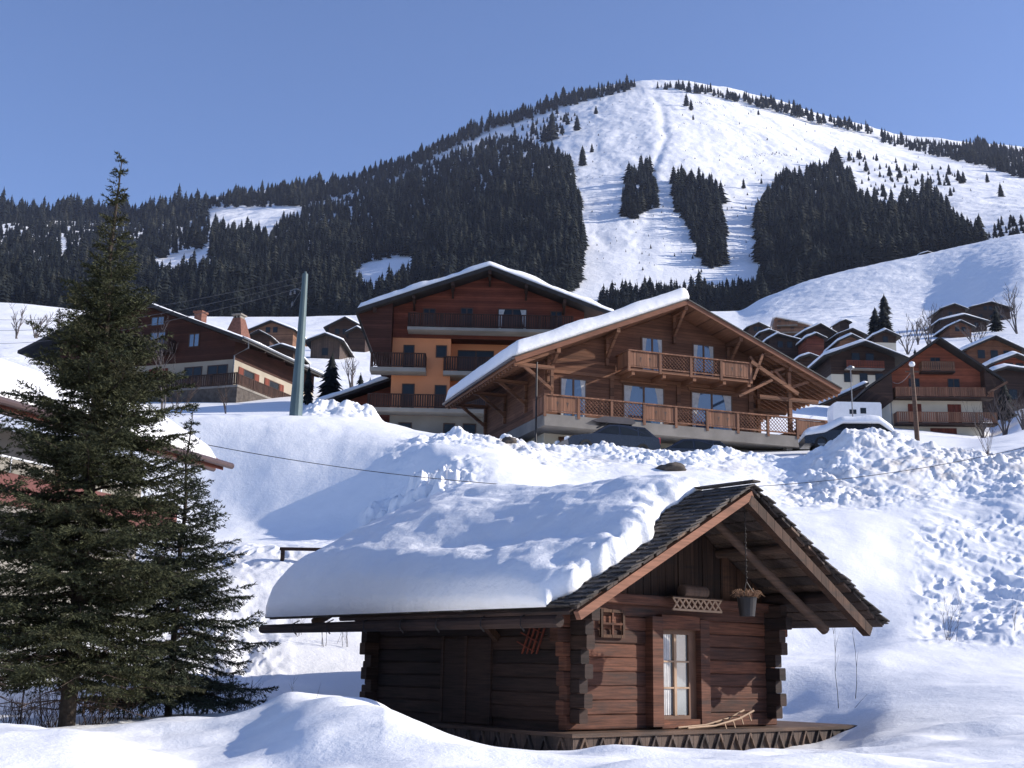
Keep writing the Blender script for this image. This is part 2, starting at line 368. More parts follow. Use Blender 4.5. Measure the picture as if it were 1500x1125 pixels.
ROWS = {
    2.0: [(0, 'z', -1.55), (1500, 'z', -1.55)],
    9.0: [(-300, 1175), (0, 1178), (300, 1200), (750, 1180), (1500, 1165)],
    12.0: [(-300, 1080), (0, 1074), (90, 1078), (170, 1096), (230, 1122), (290, 1150), (380, 1150), (480, 1128), (600, 1112), (720, 1118), (800, 1126), (1000, 1122), (1100, 1126), (1300, 1122), (1500, 1118), (1800, 1110)],
    15.0: [(-300, 1072), (0, 1066), (120, 1082), (230, 1092), (330, 1084), (400, 1064), (450, 1050), (510, 1042), (560, 1044), (610, 1056), (660, 1074), (730, 1092), (830, 1108), (900, 1100), (1000, 1110), (1100, 1106), (1200, 1112), (1350, 1110), (1500, 1105), (1800, 1098)],
    17.5: [(-300, 1066), (0, 1064), (100, 1062), (200, 1057), (300, 1050), (380, 1034), (430, 1016), (480, 1014), (530, 1022), (580, 1042), (640, 1074), (720, 1102), (830, 1117), (900, 1110), (945, 1104), (1000, 1112), (1050, 1114), (1120, 1108), (1180, 1106), (1250, 1106), (1350, 1094), (1500, 1080), (1800, 1070)],
    21.0: [(-300, 1060), (0, 1056), (200, 1052), (300, 1048), (400, 1046), (450, 1050), (540, 1064), (640, 1096), (835, 1112), (1000, 1112), (1130, 1108), (1220, 1100), (1290, 1076), (1400, 1062), (1500, 1052), (1800, 1040)],
    24.0: [(-300, 1040), (0, 1035), (200, 1032), (300, 1028), (380, 1034), (460, 1042), (540, 1060), (640, 1080), (835, 1090), (1130, 1092), (1190, 1090), (1240, 1072), (1310, 1040), (1400, 1024), (1500, 1012), (1800, 1005)],
    27.5: [(-300, 1000), (0, 990), (200, 985), (300, 985), (380, 1000), (480, 1006), (560, 1015), (700, 1035), (835, 1060), (1060, 1060), (1140, 1048), (1220, 1016), (1300, 994), (1400, 985), (1500, 985), (1800, 980)],
    29.5: [(-300, 955), (0, 945), (200, 935), (300, 930), (380, 938), (480, 950), (560, 960), (700, 980), (835, 1000), (1060, 1000), (1140, 975), (1220, 968), (1300, 958), (1400, 962), (1500, 962), (1800, 955)],
    32.0: [(-300, 930), (0, 905), (200, 880), (300, 868), (380, 868), (480, 876), (560, 890), (700, 910), (835, 930), (1060, 960), (1140, 960), (1220, 958), (1320, 935), (1420, 930), (1500, 920), (1800, 900)],
    36.0: [(-300, 850), (0, 830), (200, 815), (300, 806), (380, 800), (500, 796), (600, 802), (700, 820), (835, 830), (1060, 850), (1150, 850), (1250, 854), (1320, 860), (1420, 860), (1500, 850), (1800, 830)],
    40.0: [(-300, 800), (0, 790), (200, 785), (300, 795), (400, 795), (500, 788), (560, 774), (610, 750), (660, 722), (720, 718), (835, 740), (1060, 760), (1150, 766), (1250, 768), (1320, 776), (1420, 780), (1500, 775), (1800, 760)],
    43.0: [(-300, 775), (0, 768), (200, 770), (300, 785), (400, 783), (500, 768), (560, 742), (620, 702), (670, 670), (720, 668), (835, 705), (1060, 725), (1150, 738), (1250, 736), (1330, 732), (1420, 735), (1500, 720), (1800, 700)],
    45.0: [(-300, 740), (0, 735), (200, 748), (300, 766), (350, 764), (400, 752), (500, 722), (580, 692), (640, 655), (700, 652), (835, 688), (1060, 704), (1150, 720), (1250, 704), (1330, 700), (1420, 706), (1500, 698), (1800, 675)],
    47.0: [(-300, 690), (0, 685), (200, 695), (300, 712), (350, 704), (400, 690), (500, 670), (580, 655), (650, 641), (700, 641), (835, 672), (1060, 684), (1150, 700), (1250, 672), (1330, 668), (1420, 678), (1500, 675), (1800, 650)],
    50.5: [(-300, 630), (0, 620), (200, 612), (300, 612), (433, 612), (500, 616), (560, 622), (620, 632), (660, 637), (700, 640), (760, 650), (830, 653), (900, 652), (1000, 657), (1100, 664), (1160, 668), (1210, 652), (1250, 628), (1310, 630), (1350, 646), (1400, 652), (1460, 660), (1500, 652), (1800, 640)],
    53.5: [(-300, 628), (0, 618), (200, 609), (300, 608), (430, 609), (500, 612), (560, 622), (660, 640), (760, 658), (900, 664), (1000, 668), (1100, 674), (1210, 668), (1260, 642), (1310, 640), (1350, 655), (1400, 660), (1500, 655), (1800, 640)],
    62.0: [(-300, 625), (0, 615), (200, 610), (300, 609), (430, 609), (540, 614), (620, 634), (760, 650), (900, 655), (1100, 665), (1210, 662), (1300, 648), (1400, 655), (1500, 645), (1800, 630)],
    80.0: [(-300, 610), (0, 606), (200, 606), (340, 604), (430, 603), (480, 604), (540, 615), (590, 634), (700, 636), (900, 632), (1100, 638), (1210, 640), (1300, 640), (1400, 645), (1500, 635), (1800, 620)],
    92.0: [(-300, 590), (0, 588), (200, 590), (340, 590), (430, 588), (500, 596), (600, 618), (800, 615), (1100, 622), (1210, 628), (1300, 634), (1450, 642), (1500, 628), (1800, 612)],
    120.0: [(-300, 560), (0, 556), (200, 568), (340, 572), (430, 568), (560, 575), (800, 580), (1100, 600), (1210, 610), (1300, 628), (1450, 640), (1500, 618), (1800, 600)],
    170.0: [(-300, 520), (0, 520), (200, 540), (340, 540), (450, 535), (560, 540), (800, 550), (1100, 560), (1210, 572), (1300, 580), (1450, 580), (1500, 572), (1800, 560)],
    250.0: [(-300, 490), (0, 495), (200, 505), (340, 505), (450, 508), (560, 508), (800, 515), (1100, 515), (1200, 522), (1300, 515), (1400, 510), (1500, 500), (1800, 480)],
    350.0: [(-300, 462), (0, 472), (200, 487), (340, 488), (450, 490), (560, 490), (800, 490), (1100, 486), (1200, 494), (1300, 484), (1400, 476), (1500, 462), (1800, 440)],
    500.0: [(-300, 452), (0, 460), (200, 478), (400, 480), (560, 478), (800, 475), (1080, 474), (1130, 464), (1200, 450), (1290, 436), (1350, 430), (1400, 412), (1450, 390), (1500, 374), (1800, 340)],
    420.0: [(-300, 456), (0, 466), (200, 483), (400, 484), (560, 484), (800, 482), (1080, 480), (1130, 474), (1200, 468), (1290, 462), (1350, 458), (1400, 446), (1450, 420), (1500, 400), (1800, 370)],
    620.0: [(-300, 450), (0, 457), (200, 476), (400, 478), (560, 474), (800, 470), (1080, 470), (1115, 452), (1150, 436), (1200, 418), (1290, 397), (1400, 376), (1500, 358), (1800, 325)],
}
def row_z(D, pts, u):
    us, zs = [], []
    for p in pts:
        if len(p) == 3: P = at(p[0], 1000, D); us.append(P[0]/D); zs.append(p[2])
        else: P = at(p[0], p[1], D); us.append(P[0]/D); zs.append(P[2])
    return pchip(us, np.array(zs), np.clip(u, us[0], us[-1]))
U_IN = np.linspace(-60, 1560, 1000)
U_COL = np.concatenate([np.linspace(-3.2, -0.62, 26), np.linspace(-0.60, -0.47, 24), (U_IN-750)/FPX*1.02, np.linspace(0.47, 0.60, 24), np.linspace(0.62, 3.2, 26)])
D_ROW = np.concatenate([np.linspace(2, 9, 15)[:-1], np.linspace(9, 12, 30)[:-1], np.linspace(12, 30, 190)[:-1], np.linspace(30, 54, 300)[:-1], np.linspace(54, 66, 60)[:-1],
                        np.geomspace(66, 360, 120)[:-1], np.linspace(360, 620, 150)[:-1], np.linspace(620, 2200, 260)[:-1], np.geomspace(2200, 9000, 24)])
Dk = sorted(ROWS); Zk = [row_z(D, ROWS[D], U_COL) for D in Dk]
zf = row_z(820.0, FOOT, U_COL); zs_ = row_z(2200.0, SKY, U_COL)
Dk.append(720.0); Zk.append(np.minimum(zf-14, row_z(620.0, ROWS[620.0], U_COL)-4))
Dk.append(820.0); Zk.append(zf)
for D in (1100.0, 1400.0, 1700.0, 2000.0):
    w = (D-820)/(2200-820); Dk.append(D); Zk.append(zf+(zs_-zf)*w)
Dk.append(2200.0); Zk.append(zs_)
Dk.append(2300.0); Zk.append(zs_-25)
Dk.append(3200.0); Zk.append(zs_-500)
Dk.append(9000.0); Zk.append(zs_*0+60)
G = pchip(np.array(Dk), np.array(Zk), D_ROW)
DD, UU = np.meshgrid(D_ROW, U_COL, indexing='ij'); X = UU*DD; PX = 750+UU*FPX/1.02
near = 1-sstep(58, 75, DD)
# heaped ploughed snow, trodden slopes, soft drifts
bank = win(DD, 45.0, 51.8, 1.6)*win(PX, 690, 1560, 60)*(1-0.75*win(DD, 44, 47, 1)*win(PX, 700, 1130, 80))
bank = np.maximum(bank, win(DD, 40.5, 49.5, 1.3)*win(PX, 590, 800, 45)*sstep(-0.15, 0.25, fbm(X*0.25, DD*0.25, 3, 51)+0.12))
bank = np.maximum(bank, win(DD, 37.0, 43.0, 1.2)*win(PX, 500, 700, 40)*sstep(-0.1, 0.2, fbm(X*0.3, DD*0.3, 3, 52)))
bank = np.maximum(bank, win(DD, 43.0, 52, 1.5)*win(PX, 1150, 1560, 50))
pile = win(DD, 53.5, 60, 1.2)*win(PX, 448, 556, 14)
trod = win(DD, 31.5, 44.0, 1.5)*win(PX, 1330, 1580, 22) + 0.9*win(DD, 23.0, 37, 2)*win(PX, 230, 430, 45) + 0.5*win(DD, 36, 42, 2)*win(PX, 430, 560, 50)
far_m = sstep(60, 110, DD)
disp = near*(0.13*fbm(X*0.30, DD*0.30, 3, 1)+0.035*fbm(X*1.1, DD*1.1, 2, 5))
disp += near*sstep(10, 13, DD)*(1-sstep(19, 22, DD))*0.16*fbm(X*0.55+3, DD*0.75, 3, 9)
ly = DD*1.25
warp = 0.25*fbm(X*1.7, ly*1.7, 2, 60)
chunk = 0.36*lumps(X+warp, ly, 0.95, 20, 0.5)+0.32*lumps(X+warp, ly-warp, 0.38, 30, 0.75)+0.22*lumps(X-warp, ly, 0.20, 40, 0.8)
chunk = chunk*np.clip(0.62+1.7*fbm(X*0.33, ly*0.33, 3, 61), 0.10, 1.3)+0.16*fbm(X*1.6, ly*1.6, 4, 62)
disp += bank*(chunk*(0.68+0.75*win(PX, 455, 790, 30)*(1-sstep(47.5, 49, DD)))-0.20)
disp += pile*(0.10+0.55*lumps(X, ly, 1.3, 70, 0.8)+0.45*lumps(X+warp, ly, 0.55, 74, 0.8)+0.25*lumps(X, ly, 0.28, 78, 0.8))
disp -= trod*(0.24*lumps(X*1.3+0.5*ly+warp, ly*0.62-0.2*X, 0.55, 80, 0.5)+0.20*lumps(X*1.2-0.3*ly+warp, ly*0.8, 0.28, 85, 0.5)-0.05)*np.clip(0.34+1.1*fbm(X*0.3, ly*0.3, 2, 93), 0.04, 0.8)
disp += trod*0.12*fbm(X*1.1+0.5*ly, ly*0.8, 4, 90)
disp += far_m*(1-sstep(500, 800, DD))*(0.5*fbm(X*0.05, DD*0.03, 4, 100))
hillm = win(DD, 380, 640, 40)*sstep(1050, 1150, PX)
disp += hillm*(0.40*fbm(X*0.06, DD*0.06, 3, 108)+0.45*fbm(X*0.20, DD*0.30, 3, 109))
mt = sstep(800, 1000, DD)
gul = fbm(X*0.014+0.6*fbm(X*0.004, DD*0.003, 2, 111), DD*0.0028, 4, 110, 0.55)
disp += mt*(4.5*gul+1.3*fbm(X*0.05, DD*0.03, 4, 120)+0.8*fbm(X*0.13, DD*0.09, 3, 127)-2.2*np.exp(-((PX-965-14*np.sin(DD/210)-10*fbm(DD*0.006, DD*0, 2, 119))/7)**2)*win(DD, 1100, 2100, 120))
G = G+disp
under = win(DD, 52, 66, 1)*win(PX, 720, 1250, 20)
dirt = np.clip(0.55*bank*sstep(0.0, 0.3, fbm(X*0.35, ly*0.35, 3, 130)+0.10)+0.9*np.exp(-(((PX-738)/26)**2+((DD-47.8)/1.3)**2))+0.6*np.exp(-(((PX-350)/38)**2+((DD-38.5)/2.0)**2))
               +0.5*win(PX, 1180, 1420, 60)*win(DD, 45, 51.5, 1.5)*sstep(-0.1, 0.3, fbm(X*0.5, ly*0.5, 3, 133)), 0, 1)
def ground_z(x, y):
    u = x/y
    i = np.clip(np.searchsorted(D_ROW, y)-1, 0, len(D_ROW)-2); j = np.clip(np.searchsorted(U_COL, u)-1, 0, len(U_COL)-2)
    t = (y-D_ROW[i])/(D_ROW[i+1]-D_ROW[i]); s = (u-U_COL[j])/(U_COL[j+1]-U_COL[j])
    return (G[i, j]*(1-s)+G[i, j+1]*s)*(1-t)+(G[i+1, j]*(1-s)+G[i+1, j+1]*s)*t
def on_ground(px, D, dz=0.0):
    """the ground point below the column px at distance D"""
    x = (px-750)/FPX*1.02*D
    for _ in range(4):
        z = float(ground_z(np.array(x), np.array(D))); x += (px-proj((x, D, z))[0])/FPX*D
    return np.array([x, D, z+dz])
nr, nc = G.shape
idx = np.arange(nr*nc).reshape(nr, nc)
quads = np.stack([idx[:-1, :-1], idx[:-1, 1:], idx[1:, 1:], idx[1:, :-1]], -1).reshape(-1, 4)
gm = mesh_np('ground', np.stack([X, DD, G], -1).reshape(-1, 3), quads)
at_ = gm.attributes.new('dirt', 'FLOAT', 'POINT'); at_.data.foreach_set('value', dirt.ravel().astype(np.float32))
ground = link('ground', gm, [M['snow_near'], M['snow_far']], smooth=True)
gm.polygons.foreach_set('material_index', np.repeat((D_ROW[:-1] > 110).astype(np.int32), nc-1))
ground['kind'] = 'structure'

# ------------------------------------------------------------------ conifers far off
def fir_template(seed, layers=9, pts=8, width=0.17):
    r = np.random.default_rng(seed); V, Fs = [], []
    for k in range(layers):
        t = k/(layers-1); z0 = 0.06+0.80*t**0.92; rr = width*(1-t)**0.68*(0.85+0.3*r.random())+0.018
        top = min(1.0, z0+0.16*(1-0.45*t)); ph = r.random()*6.28; o = len(V)
        V.append((0.01*r.normal(), 0.01*r.normal(), top))
        n = pts*2
        for i in range(n):
            a = ph+2*math.pi*i/n; q = rr*(1.0+0.25*r.normal()*0.6) if i % 2 == 0 else rr*(0.52+0.1*r.random())
            V.append((q*math.cos(a), q*math.sin(a), z0-(0.03+0.02*r.random() if i % 2 == 0 else 0.0)))
        for i in range(n): Fs.append((o, o+1+i, o+1+(i+1) % n))
    return np.array(V), np.array(Fs)
FIRS = [fir_template(s, 8+s % 4, 6+s % 3, 0.165+0.022*(s % 4)) for s in range(10)]
def in_poly(poly, x, y):
    ins = np.zeros(len(x), bool); n = len(poly)
    for i in range(n):
        x0, y0 = poly[i]; x1, y1 = poly[(i+1) % n]
        c = ((y0 > y) != (y1 > y)) & (x < (x1-x0)*(y-y0)/(y1-y0+1e-9)+x0); ins ^= c
    return ins
_sel = np.where((D_ROW > 380) & (D_ROW < 2300))[0]
def spot(px, py, dmin=640.0):
    """the place on the mountainside seen at this pixel of the photo"""
    x = (px-750)/FPX*1.02; ds = D_ROW[_sel]; j = np.clip(np.searchsorted(U_COL, x), 1, len(U_COL)-1)
    zz = G[_sel, j]; P = np.stack([x*ds, ds, zz], -1)
    w = P@_F; yy = 562.5-FPX*(P@_U2)/w; xx = 750+FPX*(P@_R2)/w
    ok = np.where((ds > dmin) & (yy <= py))[0]
    if not len(ok): i = np.argmin(yy)
    else: i = ok[0]
    p = P[i].copy(); p[0] += (px-xx[i])/FPX*ds[i]
    return p
def forest(name, label, poly, holes=(), sx=6.2, sy=5.0, h=(17, 26), dmin=640.0, keep=1.0, top=None):
    xs = [p[0] for p in poly]; ys = [p[1] for p in poly]
    gx, gy = np.meshgrid(np.arange(min(xs), max(xs)+sx, sx), np.arange(min(ys), max(ys)+sy, sy))
    gx = (gx+RNG.uniform(-.55, .55, gx.shape)*sx).ravel(); gy = (gy+RNG.uniform(-.55, .55, gy.shape)*sy).ravel()
    ok = in_poly(poly, gx, gy)
    for hh in holes: ok &= ~in_poly(hh, gx, gy)
    ok &= RNG.random(len(gx)) < keep
    VV, FF, TT, off = [], [], [], 0
    for px, py in zip(gx[ok], gy[ok]):
        p = spot(px, py, dmin); V, Fs = FIRS[RNG.integers(len(FIRS))]
        cl = float(vnoise(np.array(px*0.035), np.array(py*0.06), 600)+0.5); hgt = RNG.uniform(*h)*(0.72+0.5*cl)*RNG.choice([0.72, 0.9, 1.0, 1.22], p=[.2, .3, .38, .12]); wd = hgt*RNG.uniform(0.85, 1.4); a = RNG.uniform(0, 6.28)
        ca, sa = math.cos(a), math.sin(a)
        W = np.stack([p[0]+(V[:, 0]*ca-V[:, 1]*sa)*wd, p[1]+(V[:, 0]*sa+V[:, 1]*ca)*wd, p[2]-0.8+V[:, 2]*hgt], -1)
        VV.append(W); FF.append(Fs+off); off += len(V); TT.append(np.full(len(V), np.clip(RNG.random()**1.3*0.75+0.5*(cl-0.4), 0, 1), np.float32))
    if not VV: return
    me = mesh_np(name, np.concatenate(VV), np.concatenate(FF)); me.attributes.new('tint', 'FLOAT', 'POINT').data.foreach_set('value', np.concatenate(TT))
    o = link(name, me, M['fir_wood'])
    tag(o, label, 'forest', kind='stuff'); return len(VV)
cnt = []
cnt.append(forest('forest', 'broad dark spruce forest filling the lower left mountainside',
    [(-60, 320), (0, 320), (120, 321), (230, 316), (298, 322), (335, 346), (400, 335), (440, 312), (530, 288), (610, 252), (690, 216), (740, 204), (800, 218), (836, 242), (848, 300), (857, 370),
     (846, 425), (800, 445), (700, 462), (560, 476), (430, 480), (300, 486), (200, 482), (100, 470), (0, 462), (-60, 462)],
    holes=[[(222, 384), (262, 368), (308, 360), (308, 392), (262, 404), (232, 410)], [(512, 402), (535, 386), (580, 376), (606, 378), (604, 412), (560, 428), (520, 425)], [(84, 352), (98, 352), (98, 392), (86, 388)], [(326, 300), (440, 300), (440, 322), (410, 330), (395, 352), (372, 340), (362, 352), (350, 330)]]))
cnt.append(forest('forest', 'row of tall spruces along the low skyline at the far left',
    [(-60, 314), (0, 313), (200, 317), (288, 307), (300, 318), (230, 324), (100, 328), (-60, 328)], sx=6, sy=3.5, h=(28, 46)))
cnt.append(forest('forest', 'long strip of spruces along the skyline ridge left of the summit',
    [(292, 300), (350, 287), (420, 280), (500, 267), (600, 234), (640, 212), (700, 188), (780, 162), (850, 139), (930, 126), (930, 132), (860, 148), (790, 170), (720, 190), (650, 222), (610, 245),
     (560, 270), (500, 289), (440, 302), (300, 305)], sx=4.6, sy=3.4, h=(18, 28), dmin=1300))
cnt.append(forest('forest', 'scattered spruces on the speckled snow band between the ridge strip and the left forest',
    [(445, 300), (530, 276), (610, 240), (690, 205), (760, 180), (830, 158), (850, 165), (820, 205), (740, 206), (690, 220), (610, 256), (530, 292), (450, 316)], sx=6.5, sy=4.5, h=(6, 17), dmin=1000, keep=0.42))
cnt.append(forest('forest', 'thin row of spruces on the ridge just right of the summit',
    [(962, 126), (1050, 134), (1130, 152), (1200, 173), (1280, 193), (1280, 198), (1200, 181), (1130, 161), (1050, 142), (990, 134), (962, 131)], sx=4.6, sy=3.2, h=(14, 24), dmin=1500, keep=0.85))
cnt.append(forest('forest', 'dark spruce belt descending to the right edge on the far ridge',
    [(1292, 198), (1340, 207), (1420, 215), (1500, 223), (1560, 231), (1560, 285), (1500, 262), (1450, 246), (1380, 230), (1330, 220), (1295, 208)], sx=4.8, sy=3.6, h=(17, 26), dmin=1500))
cnt.append(forest('forest', 'dense dark spruce wood right of the ski runs above the white hill',
    [(1140, 264), (1180, 258), (1225, 238), (1246, 262), (1252, 292), (1290, 312), (1330, 304), (1370, 292), (1395, 312), (1412, 337), (1450, 365), (1440, 380), (1380, 384), (1300, 398), (1200, 424),
     (1150, 458), (1100, 474), (1105, 440), (1120, 415), (1110, 370), (1108, 330), (1125, 290)]))
cnt.append(forest('forest', 'smaller slanting island of spruces between two ski runs',
    [(918, 262), (935, 252), (952, 247), (957, 270), (966, 290), (960, 304), (945, 312), (925, 325), (914, 318), (912, 290)], sx=6.5, sy=5))
cnt.append(forest('forest', 'larger tongue of spruces running down between the ski runs',
    [(984, 270), (1010, 266), (1040, 270), (1056, 288), (1060, 330), (1063, 370), (1057, 392), (1035, 396), (1022, 370), (1010, 335), (990, 310)], sx=6.5, sy=5))
cnt.append(forest('forest', 'low belt of young spruces behind the chalet ridge at the foot of the ski runs',
    [(876, 448), (930, 438), (960, 430), (1000, 434), (1060, 432), (1100, 434), (1130, 448), (1090, 472), (876, 472)], h=(12, 18)))
cnt.append(forest('forest', 'ragged spruce clump at the right edge above the white hill',
    [(1398, 345), (1440, 352), (1470, 330), (1560, 322), (1560, 352), (1480, 362), (1420, 375)], h=(9, 16), keep=0.6))
print('forest trees', cnt)

def single_fir(seed, layers=14, pts=9, width=0.16):
    V, Fs = fir_template(seed, layers, pts, width)
    return V, Fs
def fir_tree(px, py, hpx, label, wide=1.25, D=None, group=None, name='fir_tree'):
    p = spot(px, py) if D is None else on_ground(px, D)
    hgt = hpx/FPX*np.linalg.norm(p)*1.03
    V, Fs = single_fir(int(px*7+py) % 997, 15, 9, 0.17*wide)
    t = thing(name, label, 'tree', p, RNG.uniform(0, 6), group)
    link('crown', mesh_np('crown', V*hgt, Fs), M['fir'], t)
    MB().tube([(0, 0, -0.05*hgt), (0, 0, 0.5*hgt), (0, 0, 0.95*hgt)], [0.022*hgt, 0.012*hgt, 0.002*hgt], 6).build('trunk', M['bark'], t)
    return t
LONE = [(808, 205, 48, 'tall spruce standing alone at the left rim of the ski slope'), (797, 208, 32, 'spruce close beside the tall lone tree at the ski slope rim'),
        (780, 196, 22, 'short spruce on the speckled band above the left forest'), (845, 191, 26, 'round dark spruce right of the tall lone tree on the upper slope'),
        (873, 167, 14, 'tiny spruce high on the slope below the summit, left part'), (853, 243, 34, 'spruce at the top right tip of the left forest'),
        (867, 224, 15, 'little spruce above the shaded run beside the left forest'), (1006, 156, 22, 'left one of two dark spruces under the summit'),
        (1013, 161, 18, 'right one of two dark spruces under the summit'), (1016, 176, 9, 'brownish bush sized fir below the two summit spruces'),
        (1112, 168, 9, 'lone small fir on the open upper slope right of the summit'), (1448, 268, 15, 'small fir on the open snow at far right'),
        (1468, 291, 24, 'broad lone fir near the right edge on open snow'), (1090, 276, 16, 'fir in the middle of the run left of the right wood'),
        (1116, 270, 9, 'small fir just left of the right wood'), (962, 305, 26, 'spruce at the lower right of the slanting tree island')]
for a in LONE: fir_tree(*a)
scat_lab = 'tiny dark fir scattered on the snow above the dense right wood'
sc_poly = [(1180, 262), (1240, 225), (1300, 235), (1400, 250), (1420, 262), (1400, 280), (1395, 300), (1360, 285), (1300, 300), (1262, 296), (1245, 270)]
src_fir = None
k = 0
while k < 120:
    px = RNG.uniform(1190, 1420); py = RNG.uniform(222, 318)
    if not in_poly(sc_poly, np.array([px]), np.array([py]))[0]: continue
    if src_fir is None: src_fir = fir_tree(px, py, 12, scat_lab, 1.3, group='small firs scattered over the upper right slope')
    else: copy_thing(src_fir, spot(px, py), RNG.uniform(0, 6), RNG.choice([0.4, 0.6, 0.8, 1.1, 1.5], p=[.3, .25, .2, .15, .1]))
    k += 1

forest('low_scrub', 'dark tufts and stones showing through the snow of the open slopes', [(640, 225), (700, 196), (800, 165), (930, 132), (1050, 140), (1200, 182), (1330, 222), (1500, 240), (1500, 330), (1400, 300), (1250, 225), (1130, 250), (1100, 420), (880, 430), (860, 300), (830, 215), (740, 205)], sx=13, sy=9, h=(1.2, 4.2), keep=0.42, dmin=700)
forest('low_scrub', 'dark broken band of scrub and bare earth on the slope above the right wood', [(1080, 232), (1110, 226), (1140, 223), (1168, 229), (1168, 231), (1140, 226), (1110, 229), (1085, 235)], sx=2.6, sy=1.6, h=(1.2, 3.0), dmin=900)
forest('low_scrub', 'dark broken band of scrub under the summit trees', [(1018, 149), (1050, 151), (1066, 157), (1066, 159), (1048, 154), (1018, 151)], sx=2.6, sy=1.6, h=(1.2, 3.0), dmin=900)
forest('low_scrub', 'dark tufts showing through the snow on the white hill', [(1120, 455), (1200, 420), (1300, 396), (1420, 376), (1500, 362), (1500, 430), (1380, 440), (1250, 450)], sx=24, sy=14, h=(0.4, 1.3), keep=0.35, dmin=390)
# ------------------------------------------------------------------ haze is built at the end
# ------------------------------------------------------------------ building helpers
def yaw_rot(yaw): return rad(90-yaw)
def bar_rail(mb, p, q, h=0.95, posts=2.0, slat=0.13, sw=0.085, th=0.03):
    """slatted railing from p to q (bottom line)"""
    p = Vector(p); q = Vector(q); L = (q-p).length; d = (q-p)/L
    mb.beam(p+Vector((0, 0, h)), q+Vector((0, 0, h)), 0.09, 0.06)
    mb.beam(p+Vector((0, 0, 0.10)), q+Vector((0, 0, 0.10)), 0.06, 0.07)
    n = max(2, int(L/posts)+1)
    for i in range(n):
        c = p+d*(0.05+(L-0.1)*i/(n-1)); mb.beam(c, c+Vector((0, 0, h-0.03)), 0.09, 0.09)
    m = int(L/slat)
    for i in range(m):
        c = p+d*((i+0.5)*L/m); mb.beam(c+Vector((0, 0, 0.135)), c+Vector((0, 0, h-0.03)), sw, th, up=d.cross(Vector((0, 0, 1))))
def window(parent, x0, x1, z0, z1, y, fm='frame', gm='glass', curtain=False, two=True, name='window', shutters=None):
    """a window in a wall whose face is at y, facing -y"""
    w = 0.07
    f = MB().box(x0, x1, y-0.05, y-0.002, z0, z0+w).box(x0, x1, y-0.05, y-0.002, z1-w, z1).box(x0, x0+w, y-0.048, y-0.002, z0+w, z1-w).box(x1-w, x1, y-0.048, y-0.002, z0+w, z1-w)
    if two: f.box((x0+x1)/2-0.05, (x0+x1)/2+0.05, y-0.047, y-0.002, z0+w, z1-w)
    fo = f.build(name, M[fm], parent)
    MB().box(x0+w*0.9, x1-w*0.9, y-0.022, y-0.006, z0+w*0.9, z1-w*0.9).build('pane', M[gm], fo)
    if curtain:
        ww = (x1-x0)*0.20
        for s, xa in ((1, x0+w), (-1, x1-w)):
            n = 6; c = MB()
            for i in range(n):
                t0, t1 = i/n, (i+1)/n
                a, b = xa, xa+s*ww*(1-0.0*t0)
                k0 = ww*(1-0.65*t0**0.7); k1 = ww*(1-0.65*t1**0.7)
                zt, zb = z1-w-(z1-z0-2*w)*t0, z1-w-(z1-z0-2*w)*t1
                c.add([(xa, y-0.026, zt), (xa+s*k0, y-0.026, zt), (xa+s*k1, y-0.026, zb), (xa, y-0.026, zb)], [(0, 1, 2, 3)])
                c.add([(xa+s*k0, y-0.026, zt), (xa+s*k0, y-0.024, zt), (xa+s*k1, y-0.024, zb), (xa+s*k1, y-0.026, zb)], [(0, 1, 2, 3)])
            c.build('curtain', M['curtain'], fo)
    return fo
def shutter_part(parent, x0, x1, z0, z1, y, mat='shutter'):
    mb = MB().box(x0, x1, y-0.07, y-0.003, z0, z1)
    mb.box(x0+0.03, x1-0.03, y-0.085, y-0.07, z0+0.12, z0+0.2).box(x0+0.03, x1-0.03, y-0.085, y-0.07, z1-0.2, z1-0.12)
    return mb.build('shutter', M[mat], parent)
